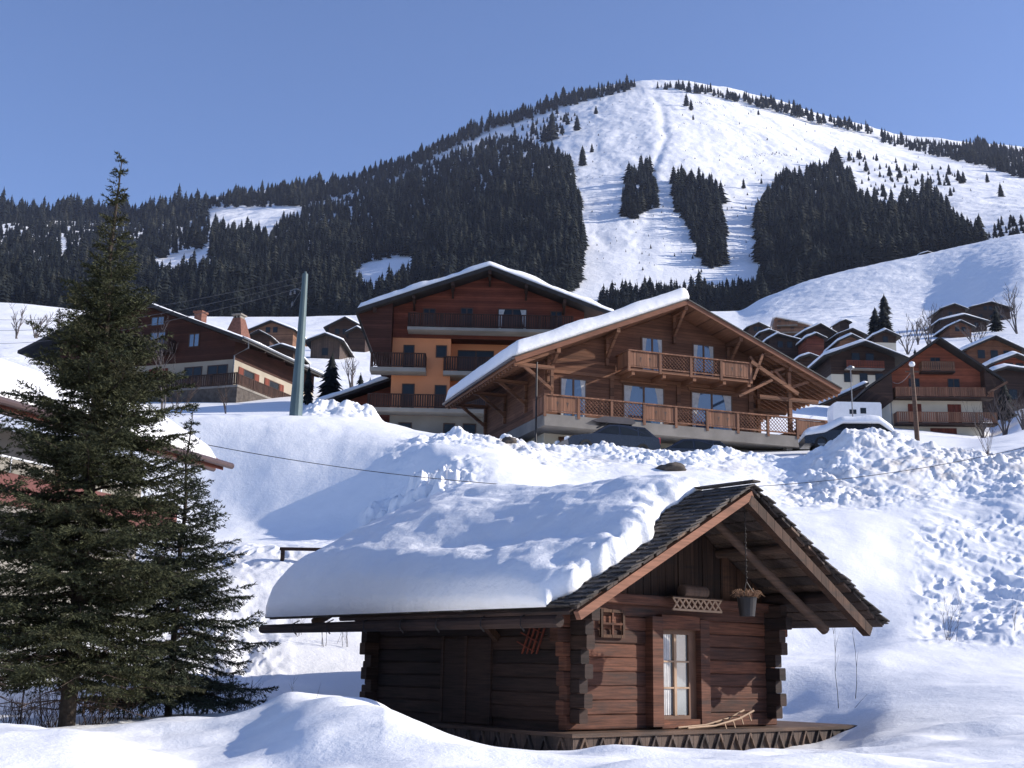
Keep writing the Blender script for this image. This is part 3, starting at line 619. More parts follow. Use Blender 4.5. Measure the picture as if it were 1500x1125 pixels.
def roof_snow(parent, xl, zl, xr, zr, xm, zm, y0, y1, t, nx=60, ny=40, seed=0, amp=0.10, edge=0.55, sides=(True, True), name='roof_snow', ragged=0.0, front=None):
    """snow lying on a gable roof: left eave (xl,zl), ridge (xm,zm), right eave (xr,zr); front and back at y0,y1"""
    us = np.linspace(0, 1, nx); vsn = np.linspace(0, 1, ny)
    us = 0.5-0.5*np.cos(us*math.pi)*0.6+0.0 if False else us
    Lx = []
    if sides[0] and sides[1]: xx = xl+(xr-xl)*us
    elif sides[0]: xx = xl+(xm-xl)*us
    else: xx = xm+(xr-xm)*us
    zz = np.where(xx <= xm, zl+(zm-zl)*(xx-xl)/(xm-xl), zr+(zm-zr)*(xr-xx)/(xr-xm))
    Xg, Vg = np.meshgrid(xx, vsn, indexing='ij')
    yf = np.full_like(xx, y0) if front is None else np.array([front(x) for x in xx])
    yf = yf+ragged*fbm(xx*2.1, xx*0+seed, 3, 200+seed)
    Yg = yf[:, None]+(y1-yf[:, None])*Vg
    Zr = np.repeat(zz[:, None], ny, 1)
    dx = np.minimum(Xg-xx.min(), xx.max()-Xg) if (sides[0] and sides[1]) else (np.minimum(Xg-xx.min(), (xx.max()-Xg)*0.6+0.03) if sides[0] else np.minimum(xx.max()-Xg, (Xg-xx.min())*0.6+0.03))
    dy = np.minimum(Yg-yf[:, None], y1-Yg)
    r = t*edge
    prof = lambda d: np.sqrt(np.clip(1-(1-np.clip(d/r, 0, 1))**2, 0.0, 1))
    h = t*(0.30+0.70*prof(dx))*(0.30+0.70*prof(dy))
    h = h*(1+amp*2.0*fbm(Xg*0.55+seed, Yg*0.55, 3, 210+seed))+amp*t*0.35*fbm(Xg*2.5, Yg*2.5, 3, 220+seed)
    h = np.maximum(h, 0.03)
    top = np.stack([Xg, Yg, Zr+h], -1).reshape(-1, 3); bot = np.stack([Xg, Yg, Zr+0.004], -1).reshape(-1, 3)
    n = nx*ny; I = np.arange(n).reshape(nx, ny)
    q = np.stack([I[:-1, :-1], I[1:, :-1], I[1:, 1:], I[:-1, 1:]], -1).reshape(-1, 4)
    qb = q[:, ::-1]+n
    per = np.concatenate([I[:, 0], I[-1, 1:], I[-2::-1, -1], I[0, -2:0:-1]])
    sk = np.stack([per, per+n, np.roll(per, -1)+n, np.roll(per, -1)], -1)
    o = link(name, mesh_np(name, np.concatenate([top, bot]), np.concatenate([q, qb, sk])), M['snow'], parent, smooth=True)
    return o
def chevron(xl, zl, xm, zm, xr, zr, t): return [(xl, zl-t), (xm, zm-t), (xr, zr-t), (xr, zr), (xm, zm), (xl, zl)]

def village_chalet(pxl, pxr, pyl, pyr, pxm, pym, pyb, D, yaw, label, walls=('wood_dark',), snow=0.5, wins=3, rails=1, depth=9.0, lower=None, rail='wood_rail_dark', name='chalet', over=1.0, roof='roof_dark', glass='glass_dark', chimney=False):
    """a gable-fronted chalet measured from the photo: eave ends, ridge, base and distance"""
    rot = yaw_rot(yaw); e1 = np.array([math.cos(rot), math.sin(rot), 0])
    base = at(pxm, pyb, D)
    def loc(px, py):
        d = ray(px, py); A = np.array([e1, [0, 0, 1], -d]).T
        s = np.linalg.solve(A, -base); return s[0], s[1]
    xl, zl = loc(pxl, pyl); xr, zr = loc(pxr, pyr); xm, zm = loc(pxm, pym)
    ze = (zl+zr)/2; hw = (xr-xl)/2; zl = zr = ze; xm = (xl+xr)/2 if abs(xm-(xl+xr)/2) < hw*0.35 else xm
    t = thing(name, label, 'chalet', base, rot)
    ov = min(over, hw*0.28); wl, wr = xl+ov, xr-ov; th = 0.22
    s = (zm-ze)/(xm-xl); zwl = ze+s*ov-th; s2 = (zm-ze)/(xr-xm); zwr = ze+s2*ov-th
    zsplit = 0.0
    if lower:
        zsplit = zwl*0.5 if zwl > 1.5 else zwl*0.45
        MB().box(wl, wr, 0, depth, -4, zsplit).build('wall', M[lower], t)
    MB().prism([(wl-0.03, zsplit if lower else -4), (wr+0.03, zsplit if lower else -4), (wr+0.03, zwr), (xm, zm-th-0.02), (wl-0.03, zwl)], -0.03, depth+0.03).build('upper_wall' if lower else 'wall', M[walls[0]], t)
    MB().prism(chevron(xl, ze, xm, zm, xr, ze, th), -over*1.1, depth+0.6).build('roof', M[roof], t)
    if snow: roof_snow(t, xl+0.1, ze+0.03, xr-0.1, ze+0.03, xm, zm, -over*1.05, depth+0.5, snow*1.35, 24, 12, int(pxm) % 50, 0.12)
    W = wr-wl
    H = zm-th
    # windows on each storey, balconies below them
    nst = max(1, int((zwl+0.8)/2.6)+0)
    levels = [0.35+2.6*i for i in range(nst)]
    if H-levels[-1] > 4.4: levels.append(levels[-1]+2.6)
    for li, zb in enumerate(levels):
        zc = zb+1.6
        half = W/2-0.5 if zc+0.3 < zwl else max(0.0, (H-0.6-zc)/max(s, 0.05)-0.3)
        half = min(half, W/2-0.5)
        if half < 0.6: continue
        nn = max(1, min(wins, int(half*2/1.9)))
        for i in range(nn):
            cx = (xm if zc > zwl else (wl+wr)/2)+(-half+0.6+(2*half-1.2)*(i+0.5)/nn if nn > 1 else 0)
            yy = -0.03 if (not lower or zc-0.5 > zsplit) else 0.0
            MB().box(cx-0.5, cx+0.5, yy-0.07, yy-0.003, zc-0.65, zc+0.55).build('window', M[glass], t)
        if li >= 1 and li <= rails:
            a, b = xm-half, xm+half
            bo = MB().box(a, b, -1.05, -0.035, zb-0.12, zb).build('balcony', M['concrete' if lower else walls[0]], t)
            rl = MB(); bar_rail(rl, (a, -1.0, zb), (b, -1.0, zb), 0.95, 2.0, 0.3, 0.24); rl.build('railing', M[rail], bo)
    if chimney:
        MB().box(xm+hw*0.3, xm+hw*0.3+0.8, depth*0.5, depth*0.5+0.8, ze, zm+1.0).box(xm+hw*0.3-0.1, xm+hw*0.3+0.9, depth*0.5-0.1, depth*0.5+0.9, zm+1.0, zm+1.2).build('chimney', M['brick'], t)
    return t

# ------------------------------------------------------------------ the old log cabin in front
def log_bar(mb, a0, a1, axis, c, z, h, d, jit=0.0):
    """a hewn log from a0 to a1 along axis ('x' or 'y'); c = its outer face's mid, d = depth"""
    ch = h*0.09; prof = [(-d/2+ch*0.8, -h/2), (d/2-ch*0.8, -h/2), (d/2, -h/2+ch), (d/2, h/2-ch), (d/2-ch*0.8, h/2), (-d/2+ch*0.8, h/2), (-d/2, h/2-ch), (-d/2, -h/2+ch)]
    n = max(2, int(abs(a1-a0)/0.45)+1); vs, fs = [], []
    for i in range(n):
        a = a0+(a1-a0)*i/(n-1); jx = random.uniform(-jit, jit); jz = random.uniform(-jit, jit)*0.6
        for p, q in prof:
            vs.append((a, c+p+jx, z+q+jz) if axis == 'x' else (c+p+jx, a, z+q+jz))
    for i in range(n-1):
        for k in range(8):
            f = (i*8+k, i*8+(k+1) % 8, (i+1)*8+(k+1) % 8, (i+1)*8+k); fs.append(f if axis == 'x' else f[::-1])
    e0 = tuple(range(8))[::-1]; e1_ = tuple((n-1)*8+k for k in range(8))
    fs += [e0, e1_] if axis == 'x' else [e0[::-1], e1_[::-1]]
    mb.add(vs, fs)
CAB_P = at(835, 1072, 20.0); CAB_R = yaw_rot(49.8)
cab = thing('log_cabin', 'small old log cabin in the foreground with thick snow on its shingle roof', 'cabin', CAB_P, CAB_R)
CW, CL = 5.13, 5.6
XL, ZL, XM, ZM, XR, ZR = -1.5, 1.87, 2.47, 4.03, 6.25, 1.87
SL = (ZM-ZL)/(XM-XL); SR = (ZM-ZR)/(XR-XM)
def roof_z(x): return ZL+(x-XL)*SL if x <= XM else ZR+(XR-x)*SR
gw, sw_, bw_ = MB(), MB(), MB()
hl = 0.228
for i in range(9):
    z = 0.02+hl*(i+0.5); ext = 0.16+0.14*(i % 2)+(0.16 if i >= 6 else 0)+random.uniform(-.03, .03); h = hl-0.003
    exr = 0.10+0.10*(i % 2)+(0.32 if i >= 6 else 0)
    if 0.15 < z < 1.75:
        log_bar(gw, -ext*(0.5 if i < 6 else 1), 1.86, 'x', 0.09, z, h, 0.18, 0.010); log_bar(gw, 3.12, CW+exr, 'x', 0.09, z, h, 0.18, 0.010)
    else: log_bar(gw, -ext*(0.5 if i < 6 else 1), CW+exr, 'x', 0.09, z, h, 0.18, 0.010)
    for c, mb in ((0.09, sw_), (CW-0.09, bw_)):
        if i == 0: mb.box(c-0.03, c+0.03, 0.12, CL-0.05, -0.4, 2.3)
        log_bar(mb, -0.08-ext*0.9, CL+0.15+ext*0.8, 'y', c, z+hl*0.5, h, 0.18, 0.012)
    log_bar(bw_, -ext, CW+ext, 'x', CL-0.09, z, h, 0.18, 0.010)
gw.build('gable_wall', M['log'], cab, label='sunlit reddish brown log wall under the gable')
sw_.build('side_wall', M['log_shaded'], cab, label='log wall on the left side with its shade put into the brown')
bw_.build('rear_wall', M['log_shaded'], cab)
# vertical boards in the gable, tie beam
gb = MB(); x = 0.0
while x < CW:
    w = random.uniform(0.16, 0.26); xa, xb = x+0.006, min(CW, x+w)-0.006; yy = 0.10+random.uniform(-.02, .02)
    za, zb = roof_z(xa)-0.12, roof_z(xb)-0.12
    if min(za, zb) > 2.15:
        gb.add([(xa, yy, 2.05), (xb, yy, 2.05), (xb, yy, zb), (xa, yy, za), (xa, yy+.04, 2.05), (xb, yy+.04, 2.05), (xb, yy+.04, zb), (xa, yy+.04, za)],
               [(0, 1, 2, 3), (7, 6, 5, 4), (0, 3, 7, 4), (1, 5, 6, 2), (3, 2, 6, 7), (0, 4, 5, 1)])
    x += w
gb.build('gable_boards', M['plank_old'], cab, label='vertical grey brown boards closing the gable top')
tb = MB(); log_bar(tb, -0.35, CW+0.15, 'x', 0.0, 2.13, 0.17, 0.24, 0.008); tb.build('tie_beam', M['log'], cab)
# roof: boards, rafters, purlins, shingles
Y0, Y1 = -1.80, 7.1
rb = MB()
for side in (0, 1):
    sx = (XM-XL) if side == 0 else (XR-XM); L = math.hypot(sx, ZM-ZL); n = 15
    for i in range(n):
        t0, t1 = i/n+0.004, (i+1)/n-0.006
        xa = XM+(-sx if side == 0 else sx)*t0; xb = XM+(-sx if side == 0 else sx)*t1
        yj = random.uniform(-.05, .05)
        pts = [(xa, roof_z(xa)-0.03), (xb, roof_z(xb)-0.03), (xb, roof_z(xb)-0.075), (xa, roof_z(xa)-0.075)]
        if side == 0: pts = pts[::-1]
        rb.prism([(p[0], p[1]) for p in pts][::-1], Y0+0.06+yj, Y1)
rb.build('roof_boards', M['wood_grey'], cab, label='grey weathered boards under the roof overhang')
sh = MB()
def shingle_rows(side, ya, yb, row=0.17):
    sx = (XM-XL) if side == 0 else (XR-XM); sg = -1 if side == 0 else 1
    L = math.hypot(sx, ZM-ZL); ux, uz = sg*sx/L, -(ZM-ZL)/L; nx_, nz_ = -uz*sg, ux*sg
    n = int(L/row)+1
    for i in range(n):
        s0 = i*row; s1 = min(L+0.06, s0+row*1.55); y = ya+random.uniform(-.06, .04)
        while y < yb:
            w = random.uniform(0.09, 0.19); j = random.uniform(-.02, .03); lift = 0.035+random.uniform(0, .016); a0 = 0.004
            A = (XM+ux*s0, ZM+uz*s0); B = (XM+ux*(s1+j), ZM+uz*(s1+j))
            vs = []
            for yy in (y, y+w-0.008):
                vs += [(A[0]+nx_*a0, yy, A[1]+nz_*a0), (B[0]+nx_*lift, yy, B[1]+nz_*lift), (B[0]+nx_*(lift-.022), yy, B[1]+nz_*(lift-.022)), (A[0]+nx_*(a0-.02), yy, A[1]+nz_*(a0-.02))]
            sh.add(vs, [(0, 1, 2, 3), (7, 6, 5, 4), (0, 4, 5, 1), (1, 5, 6, 2), (2, 6, 7, 3), (3, 7, 4, 0)]); y += w
shingle_rows(0, Y0, 0.3); shingle_rows(1, Y0, 1.2)
sh.prism([(XL, ZL-0.028), (XM, ZM-0.028), (XR, ZR-0.028), (XR, ZR-0.006), (XM, ZM-0.006), (XL, ZL-0.006)], Y0+0.1, Y1)
# eave course: rounded shingle butts seen along the left eave
y = 0.3
while y < Y1:
    w = random.uniform(0.14, 0.22); q = random.uniform(0, .03)
    sh.box(XL-0.05-q, XL+0.12, y, y+w-0.012, ZL-0.03-q*0.6, ZL+0.035+q*0.3); y += w
sh.box(XM-0.10, XM+0.10, Y0-0.08, Y1, ZM+0.03, ZM+0.06)
sh.build('shingles', M['shingle'], cab, label='weathered grey wooden shingles bare along the gable edge')
for yv, mat in ((Y0+0.08, 'verge'),):
    MB().beam((XM+0.03, yv, ZM-0.17), (XL+0.02, yv, ZL-0.155), 0.10, 0.13).build('verge_beam', M[mat], cab, label='reddish sunlit beam along the left gable edge')
for yv, cut in ((Y0+0.1, 0.45), (-0.85, 0.55), (1.4, 0.6), (3.6, 0.6), (5.8, 0.6)):
    xe = XR-cut; d = Vector((XR-XM, 0, ZR-ZM)).normalized()
    a = Vector((XM-0.05, yv, ZM-0.22)); b = a+d*((xe-XM)/d.x)
    if yv < -1.5:
        a.z -= 0.04; b.z -= 0.20; MB().beam(a, b, 0.15, 0.18).build('rafter', M['plank_old'], cab)
    else:
        a.z -= 0.22; b.z -= 0.22; MB().tube([a, a.lerp(b, .5), b], [0.075, 0.085, 0.095], 10).build('rafter', M['pole'], cab, smooth=True)
    if yv > -1.0:
        d2 = Vector((XL-XM, 0, ZL-ZM)).normalized(); a.z += 0.14; b2 = a+d2*((XM-XL-0.3)/-d2.x)
        MB().tube([a, b2], [0.075, 0.09], 8).build('rafter', M['pole'], cab, smooth=True)
for xp, r in ((XM, 0.10), (-0.02, 0.09), (CW+0.02, 0.11), (1.2, 0.08), (3.8, 0.08)):
    zp = roof_z(xp)-0.20
    MB().tube([(xp, -1.45 if xp != XM else Y0+0.1, zp), (xp, 2.5, zp), (xp, Y1-0.2, zp)], r, 10).build('purlin', M['pole' if xp != CW+0.02 else 'log_shaded'], cab)
ge = MB().tube([(XL+0.06, Y0+0.5, ZL-0.22), (XL+0.05, 3.0, ZL-0.23), (XL+0.07, Y1+0.35, ZL-0.24)], [0.095, 0.10, 0.085], 9)
ge.tube([(XL+0.02, Y0+0.2, ZL-0.09), (XL+0.02, 4.5, ZL-0.09)], 0.05, 6)
gt = ge.build('gutter_log', M['log_shaded'], cab)
for y in (-0.6, 0.35, 1.5, 2.5, 3.6, 4.8, 6.0): MB().tube([(XL+0.05, y, ZL-0.10), (XL-0.08, y, ZL-0.16), (XL-0.09, y, ZL-0.28), (XL-0.01, y, ZL-0.36)], 0.012, 5).build('hook', M['iron'], gt)
# snow cushion
def snow_front(x):
    return float(np.interp(x, [XL, -1.2, -0.3, 0.6, 1.4, 2.47], [-1.25, -1.38, -1.36, -1.18, -0.80, -0.55]))
def cabin_snow():
    nx, ny = 90, 130
    L0 = XL-0.10; x1 = XM+0.16
    xs = np.linspace(L0, x1, nx); vs_ = np.linspace(0, 1, ny)
    Xg, Vg = np.meshgrid(xs, vs_, indexing='ij')
    yf = np.array([snow_front(x) for x in xs])+0.26*fbm(xs*1.9, xs*0+3, 3, 300)+0.05*fbm(xs*5, xs*0, 2, 305)
    yb = Y1-0.05
    Yg = yf[:, None]+(yb-yf[:, None])*Vg**1.25
    base = np.where(Xg < XM, ZL+(Xg-XL)*SL, ZM-(Xg-XM)*SR*0.6)
    dl = Xg-L0; dr = x1-Xg; df = Yg-yf[:, None]; db = yb-Yg
    P = lambda d, r: np.sqrt(np.clip(1-(1-np.clip(d/r, 0, 1))**2, 0, 1))
    h = (0.60+0.34*sstep(0.5, 6.0, Yg))*(0.42+0.58*P(dl, 0.55))*(0.05+0.95*P(dr, 0.5))*(0.09+0.91*P(df, 1.5))*(0.50+0.50*P(db, 0.7))
    h *= 1-0.34*sstep(0.3, 2.6, Xg)*(1-sstep(1.0, 4.5, Yg)*0.5)
    und = 0.34*fbm(Xg*0.55+2.0, Yg*0.42+5.0, 3, 310)+0.10*fbm(Xg*1.6, Yg*1.1, 3, 315)
    h = h+0.85*und*sstep(0.0, 0.8, dl)*sstep(0, 0.5, df)*sstep(0, 0.9, db)*sstep(0, .4, dr)
    h += (0.24*lumps(Xg+0.2*Yg, Yg, 0.42, 320, 0.7)+0.16*lumps(Xg, Yg+0.3*Xg, 0.19, 326, 0.7))*sstep(0.0, 0.10, df)*np.exp(-df/0.32)*sstep(0.05, 0.5, dl)+0.05*lumps(Xg, Yg, 0.13, 328, 0.4)*np.exp(-dl/0.2)
    h += 0.020*fbm(Xg*5, Yg*5, 3, 330)
    h = np.maximum(h, 0.045)
    # a bulging lip over the eave
    xo = Xg-0.10*np.exp(-((h-0.25)/0.3)**2)*np.exp(-dl/0.25)*sstep(0.02, 0.15, dl)
    top = np.stack([xo, Yg, base+h+0.03], -1).reshape(-1, 3); bot = np.stack([Xg, Yg, base+0.03], -1).reshape(-1, 3)
    n = nx*ny; I = np.arange(n).reshape(nx, ny)
    q = np.stack([I[:-1, :-1], I[1:, :-1], I[1:, 1:], I[:-1, 1:]], -1).reshape(-1, 4)
    per = np.concatenate([I[:, 0], I[-1, 1:], I[-2::-1, -1], I[0, -2:0:-1]])
    sk = np.stack([per, per+n, np.roll(per, -1)+n, np.roll(per, -1)], -1)
    link('roof_snow', mesh_np('roof_snow', np.concatenate([top, bot]), np.concatenate([q, q[:, ::-1]+n, sk])), M['snow'], cab, smooth=True)
cabin_snow()
# window of the gable wall with its deep wooden surround
wd = MB()
wd.box(1.74, 2.00, -0.17, 0.06, 0.05, 1.86).box(2.98, 3.22, -0.15, 0.06, 0.06, 1.84).box(2.00, 2.98, -0.14, 0.05, 1.66, 1.90).box(2.0, 2.98, -0.13, 0.05, 0.02, 0.16)
win_o = wd.build('window', M['log'], cab)
fr = MB().box(2.0, 2.09, -0.03, 0.03, 0.16, 1.66).box(2.79, 2.98, -0.03, 0.03, 0.16, 1.66).box(2.09, 2.79, -0.03, 0.03, 0.16, 0.22).box(2.09, 2.79, -0.03, 0.03, 1.58, 1.66)
fr.build('frame', M['frame'], win_o)
mu = MB().box(2.41, 2.47, -0.04, 0.02, 0.22, 1.58)
for z in (0.68, 1.12): mu.box(2.09, 2.41, -0.035, 0.015, z-0.014, z+0.014).box(2.47, 2.79, -0.035, 0.015, z-0.014, z+0.014)
mu.build('muntin', M['frame_light'], win_o)
MB().box(2.085, 2.795, 0.004, 0.012, 0.215, 1.585).build('pane', M['glass_grey'], win_o)
cu = MB(); nn = 14; vs, fs = [], []
for i in range(nn+1):
    xx = 2.095+0.24*i/nn; yy = -0.006+0.006*math.sin(i*2.3)
    vs += [(xx, yy, 0.23), (xx, yy, 1.57)]
for i in range(nn): fs.append((2*i, 2*i+2, 2*i+3, 2*i+1))
cu.add(vs, fs); cu.build('curtain', M['curtain'], win_o)
# lattice shelf above the window with a log on it
ls = MB().beam((2.10, -0.30, 1.99), (3.38, -0.30, 1.99), 0.03, 0.035).beam((2.10, -0.30, 2.19), (3.38, -0.30, 2.19), 0.03, 0.03)
for i in range(8):
    a = 2.12+i*0.155
    ls.beam((a, -0.30, 2.0), (a+0.16, -0.296, 2.18), 0.018, 0.03).beam((a+0.16, -0.304, 2.0), (a, -0.30, 2.18), 0.018, 0.03)
ls.build('lattice', M['frame_light'], cab)
MB().box(2.08, 3.40, -0.33, -0.13, 2.195, 2.215).build('shelf', M['plank_old'], cab)
lg = tag(MB().lathe([(0.002, 0), (0.105, 0), (0.115, .02), (0.11, 0.45), (0.10, 0.62), (0.002, 0.62)], 14).build('log', M['pole'], None, smooth=False),
         'short round log lying on the lattice shelf above the cabin window', 'log')
def cab_pt(x, y, z):
    c, s = math.cos(CAB_R), math.sin(CAB_R)
    return np.array([CAB_P[0]+x*c-y*s, CAB_P[1]+x*s+y*c, CAB_P[2]+z])
lg.location = cab_pt(2.40, -0.24, 2.315); lg.rotation_euler = (0, rad(90), CAB_R)
# dark left side: door, corner bracket
dr = MB().box(-0.035, -0.002, 1.95, 3.35, 0.02, 1.45)
for yy in (1.95, 2.62, 3.29): dr.box(-0.055, -0.035, yy, yy+0.07, 0.02, 1.5)
dr.build('door', M['log_shaded'], cab)
MB().beam((-0.04, 1.80, 1.45), (-0.55, 1.72, 1.84), 0.10, 0.12).build('bracket', M['plank_old'], cab)
# deck with criss-cross fretwork
dk = MB().box(-0.42, 7.30, -0.50, CL*0.55, -0.06, 0.0)
deck = dk.build('deck', M['pole'], cab)
fk = MB().box(-0.36, 7.25, -0.455, -0.43, -0.50, -0.062).box(-0.375, -0.36, -0.43, CL*0.55, -0.50, -0.062)
n = 19
for i in range(n):
    a = -0.36+i*7.6/n; b = a+7.6/n
    fk.beam((a, -0.475, -0.46), ((a+b)/2, -0.475, -0.07), 0.035, 0.06, up=(0, 1, 0)).beam(((a+b)/2, -0.477, -0.07), (b, -0.477, -0.46), 0.035, 0.06, up=(0, 1, 0))
n = 9
for i in range(n):
    a = -0.43+i*3.5/n; b = a+3.5/n
    fk.beam((-0.395, a, -0.46), (-0.395, (a+b)/2, -0.07), 0.035, 0.06, up=(1, 0, 0)).beam((-0.397, (a+b)/2, -0.07), (-0.397, b, -0.46), 0.035, 0.06, up=(1, 0, 0))
fk.build('fretwork', M['wood_grey'], deck)
# hanging things
hp = cab_pt(2.50, -1.58, 0)
pot = thing('hanging_planter', 'metal bucket planter of dried stems hanging on a chain under the gable', 'planter', (hp[0], hp[1], CAB_P[2]+1.86))
MB().lathe([(0.002, 0), (0.125, 0), (0.165, 0.30), (0.175, 0.31), (0.165, 0.315), (0.15, 0.27), (0.002, 0.27)], 18).build('bucket', M['iron'], pot, smooth=False)
chn = MB(); z = 0.58
while z < 1.92:
    r = 0.018; k = int(z/0.05) % 2
    chn.tube([(r*(1-k), r*k, z), (0, 0, z+0.03), (-r*(1-k), -r*k, z), (0, 0, z-0.03), (r*(1-k), r*k, z)], 0.006, 4, False); z += 0.048
for a in (0, 2.1, 4.2): chn.tube([(0.165*math.cos(a), 0.165*math.sin(a), 0.305), (0, 0, 0.57)], 0.006, 4)
chn.build('chain', M['iron'], pot)
ds = MB()
for i in range(120):
    a = random.uniform(0, 6.28); r = random.uniform(0, 0.13); o = random.uniform(0.05, 0.2); hh = random.uniform(0.05, 0.17)
    p0 = (r*math.cos(a), r*math.sin(a), 0.27); p1 = ((r+o*.6)*math.cos(a), (r+o*.6)*math.sin(a), 0.28+hh); p2 = ((r+o)*math.cos(a+.2), (r+o)*math.sin(a+.2), 0.28+hh*random.uniform(0.2, 1.1))
    ds.tube([p0, p1, p2], [0.009, 0.007, 0.004], 3)
ds.build('dried_stems', M['dried'], pot)
wf = thing('old_window_frame', 'small old wooden window frame hung on the log wall left of the window', 'frame', cab_pt(0.62, -0.03, 1.48), CAB_R)
MB().box(0, 0.05, -0.04, 0, 0, 0.46).box(0.51, 0.56, -0.04, 0, 0, 0.46).box(0.05, 0.51, -0.04, 0, 0.41, 0.46).box(0.05, 0.51, -0.04, 0, 0, 0.05).build('frame', M['plank_old'], wf)
MB().box(0.26, 0.30, -0.035, -0.005, 0.05, 0.41).box(0.05, 0.26, -0.035, -0.005, 0.21, 0.245).box(0.30, 0.51, -0.035, -0.005, 0.21, 0.245).build('muntin', M['log'], wf)
hr = thing('wooden_rack', 'reddish wooden rack of crossed bars hung askew on the dark side wall', 'rack', cab_pt(-0.06, 0.75, 1.52), CAB_R)
mb = MB()
for s in (-0.16, -0.05, 0.06, 0.17): mb.beam((0, -0.10+s*1.1, 0.30-abs(s)*.1), (0, 0.18+s*1.1, -0.32), 0.02, 0.028, up=(1, 0, 0))
for k in range(4):
    c = -0.22+k*0.15; mb.beam((-0.015, 0.26-k*0.09-0.20, c-0.06), (-0.015, 0.26-k*0.09+0.22, c+0.10), 0.016, 0.024, up=(1, 0, 0))
mb.build('bars', M['shutter'], hr)
sl = thing('wooden_sledge', 'pale slatted wooden sledge leaning on the deck right of the cabin window', 'sledge', cab_pt(2.35, -0.38, 0.03), CAB_R)
mb = MB()
for yy in (0.0, 0.22): mb.tube([(0, yy, 0.0), (0.7, yy, 0.03), (1.35, yy, 0.14), (1.75, yy, 0.27)], 0.018, 6)
mb.build('runner', M['frame_light'], sl)
mb = MB()
for k in range(4):
    xx = 0.95+k*0.22; zz = 0.06+k*0.055; mb.beam((xx, 0.0, zz), (xx, 0.22, zz), 0.03, 0.02).beam((xx, 0.0, zz), (xx+.06, 0.0, zz-0.13), 0.02, 0.02)
mb.build('rung', M['frame_light'], sl)

# ------------------------------------------------------------------ the big brown chalet
MC_P = at(798, 605, 60.0); MC_R = yaw_rot(70.4)
mc = thing('chalet', 'large warm brown wooden chalet with long balcony and thick snow on its left roof', 'chalet', MC_P, MC_R)
xl, zl, xm, zm, xr, zr = -1.65, 2.72, 8.1, 6.87, 17.54, 2.87
def mz(x): return zl+(x-xl)*(zm-zl)/(xm-xl) if x <= xm else zr+(xr-x)*(zm-zr)/(xr-xm)
TH = 0.26; WY = 1.6; wl, wr = 0.6, 12.9
MB().prism([(wl, -0.45), (wr, -0.45), (wr, mz(wr)-TH-0.02), (xm, zm-TH-0.02), (wl, mz(wl)-TH-0.02)], WY, 11.4).build('wall', M['wood_main'], mc)
MB().box(wl+0.15, wr, WY+0.4, 11.2, -5, -0.45).build('foundation_wall', M['stucco_cream'], mc, label='pale rendered ground floor wall under the balcony')
MB().box(wr, 16.0, 6.2, 6.4, -0.1, 3.4).box(15.8, 16.0, 6.4, 11.3, -0.1, 3.0).build('porch_wall', M['wood_dark'], mc)
gd = MB().box(1.55, 4.1, WY+0.34, WY+0.39, -3.2, -0.75); gd.build('garage_door', M['wood_trim'], mc)
MB().box(4.5, 6.2, WY+0.34, WY+0.39, -3.2, -0.85).build('garage_door', M['frame_dark'], mc)
MB().prism(chevron(xl, zl, xm, zm, xr, zr, TH), -0.05, 12.1).build('roof', M['wood_trim'], mc)
MB().prism(chevron(xl-0.06, zl+0.05, xm, zm+0.06, xr+0.06, zr+0.05, 0.055), -0.16, 12.2).build('roof_tiles', M['roof_edge'], mc)
# verge boards in front of the roof edge, eave gutter, rafter tails
vb = MB()
for a, b in (((xl, zl), (xm, zm)), ((xm, zm), (xr, zr))):
    vb.beam((a[0], -0.075, a[1]-0.13), (b[0], -0.075, b[1]-0.13), 0.05, 0.24, up=(0, 0, 1))
vb.build('verge_board', M['verge'], mc)
MB().tube([(xl-0.12, -0.1, zl-0.05), (xl-0.12, 12.1, zl-0.05)], 0.085, 8).build('gutter', M['gutter'], mc)
rt, rt2 = MB(), MB()
for i in range(26):
    y = 0.2+i*0.46
    rt.beam((xr-0.05, y, zr-0.35), (wr, y, mz(wr)-0.35), 0.10, 0.16); rt2.beam((xl+0.05, y, zl-0.35), (wl, y, mz(wl)-0.35), 0.10, 0.16)
rt.build('rafter_tails', M['wood_trim'], mc); rt2.build('rafter_tails', M['wood_trim'], mc)
roof_snow(mc, xl-0.05, zl+0.06, xr, zr, xm+0.1, zm+0.1, -0.10, 12.0, 0.78, 90, 70, 3, 0.07, 0.35, (True, False))
# small leftover snow along the right slope
roof_snow(mc, xl, zl, xr-0.2, zr+0.1, xm+0.2, zm+0.05, 0.5, 12.0, 0.10, 60, 40, 9, 0.4, 0.9, (False, True))
def purlin(x, drop, strut=True):
    z = mz(x)-TH-0.13
    o = MB().beam((x, 0.02, z), (x, WY+0.05, z), 0.20, 0.24)
    if strut:
        o.beam((x, 0.25, z-0.08), (x, WY+0.02, z-drop), 0.15, 0.16); o.beam((x, WY-0.10, z-0.1), (x, WY-0.10, z-drop-0.35), 0.16, 0.16)
    o.build('purlin_bracket', M['wood_trim'], mc)
for x, d in ((0.75, 1.1), (4.1, 1.25), (8.1, 1.3), (11.4, 1.25)): purlin(x, d)
for y in (0.35, 4.2, 7.6, 11.0):
    z = mz(-1.0)-TH-0.28
    mb = MB().beam((-1.35, y, z), (wl+0.02, y, z), 0.18, 0.20, up=(0, 0, 1)).beam((-1.0, y, z-0.05), (wl-0.08, y, z-1.15), 0.15, 0.16).beam((wl-0.10, y, z-0.1), (wl-0.10, y, z-1.6), 0.15, 0.15)
    mb.build('eave_bracket', M['wood_trim'], mc)
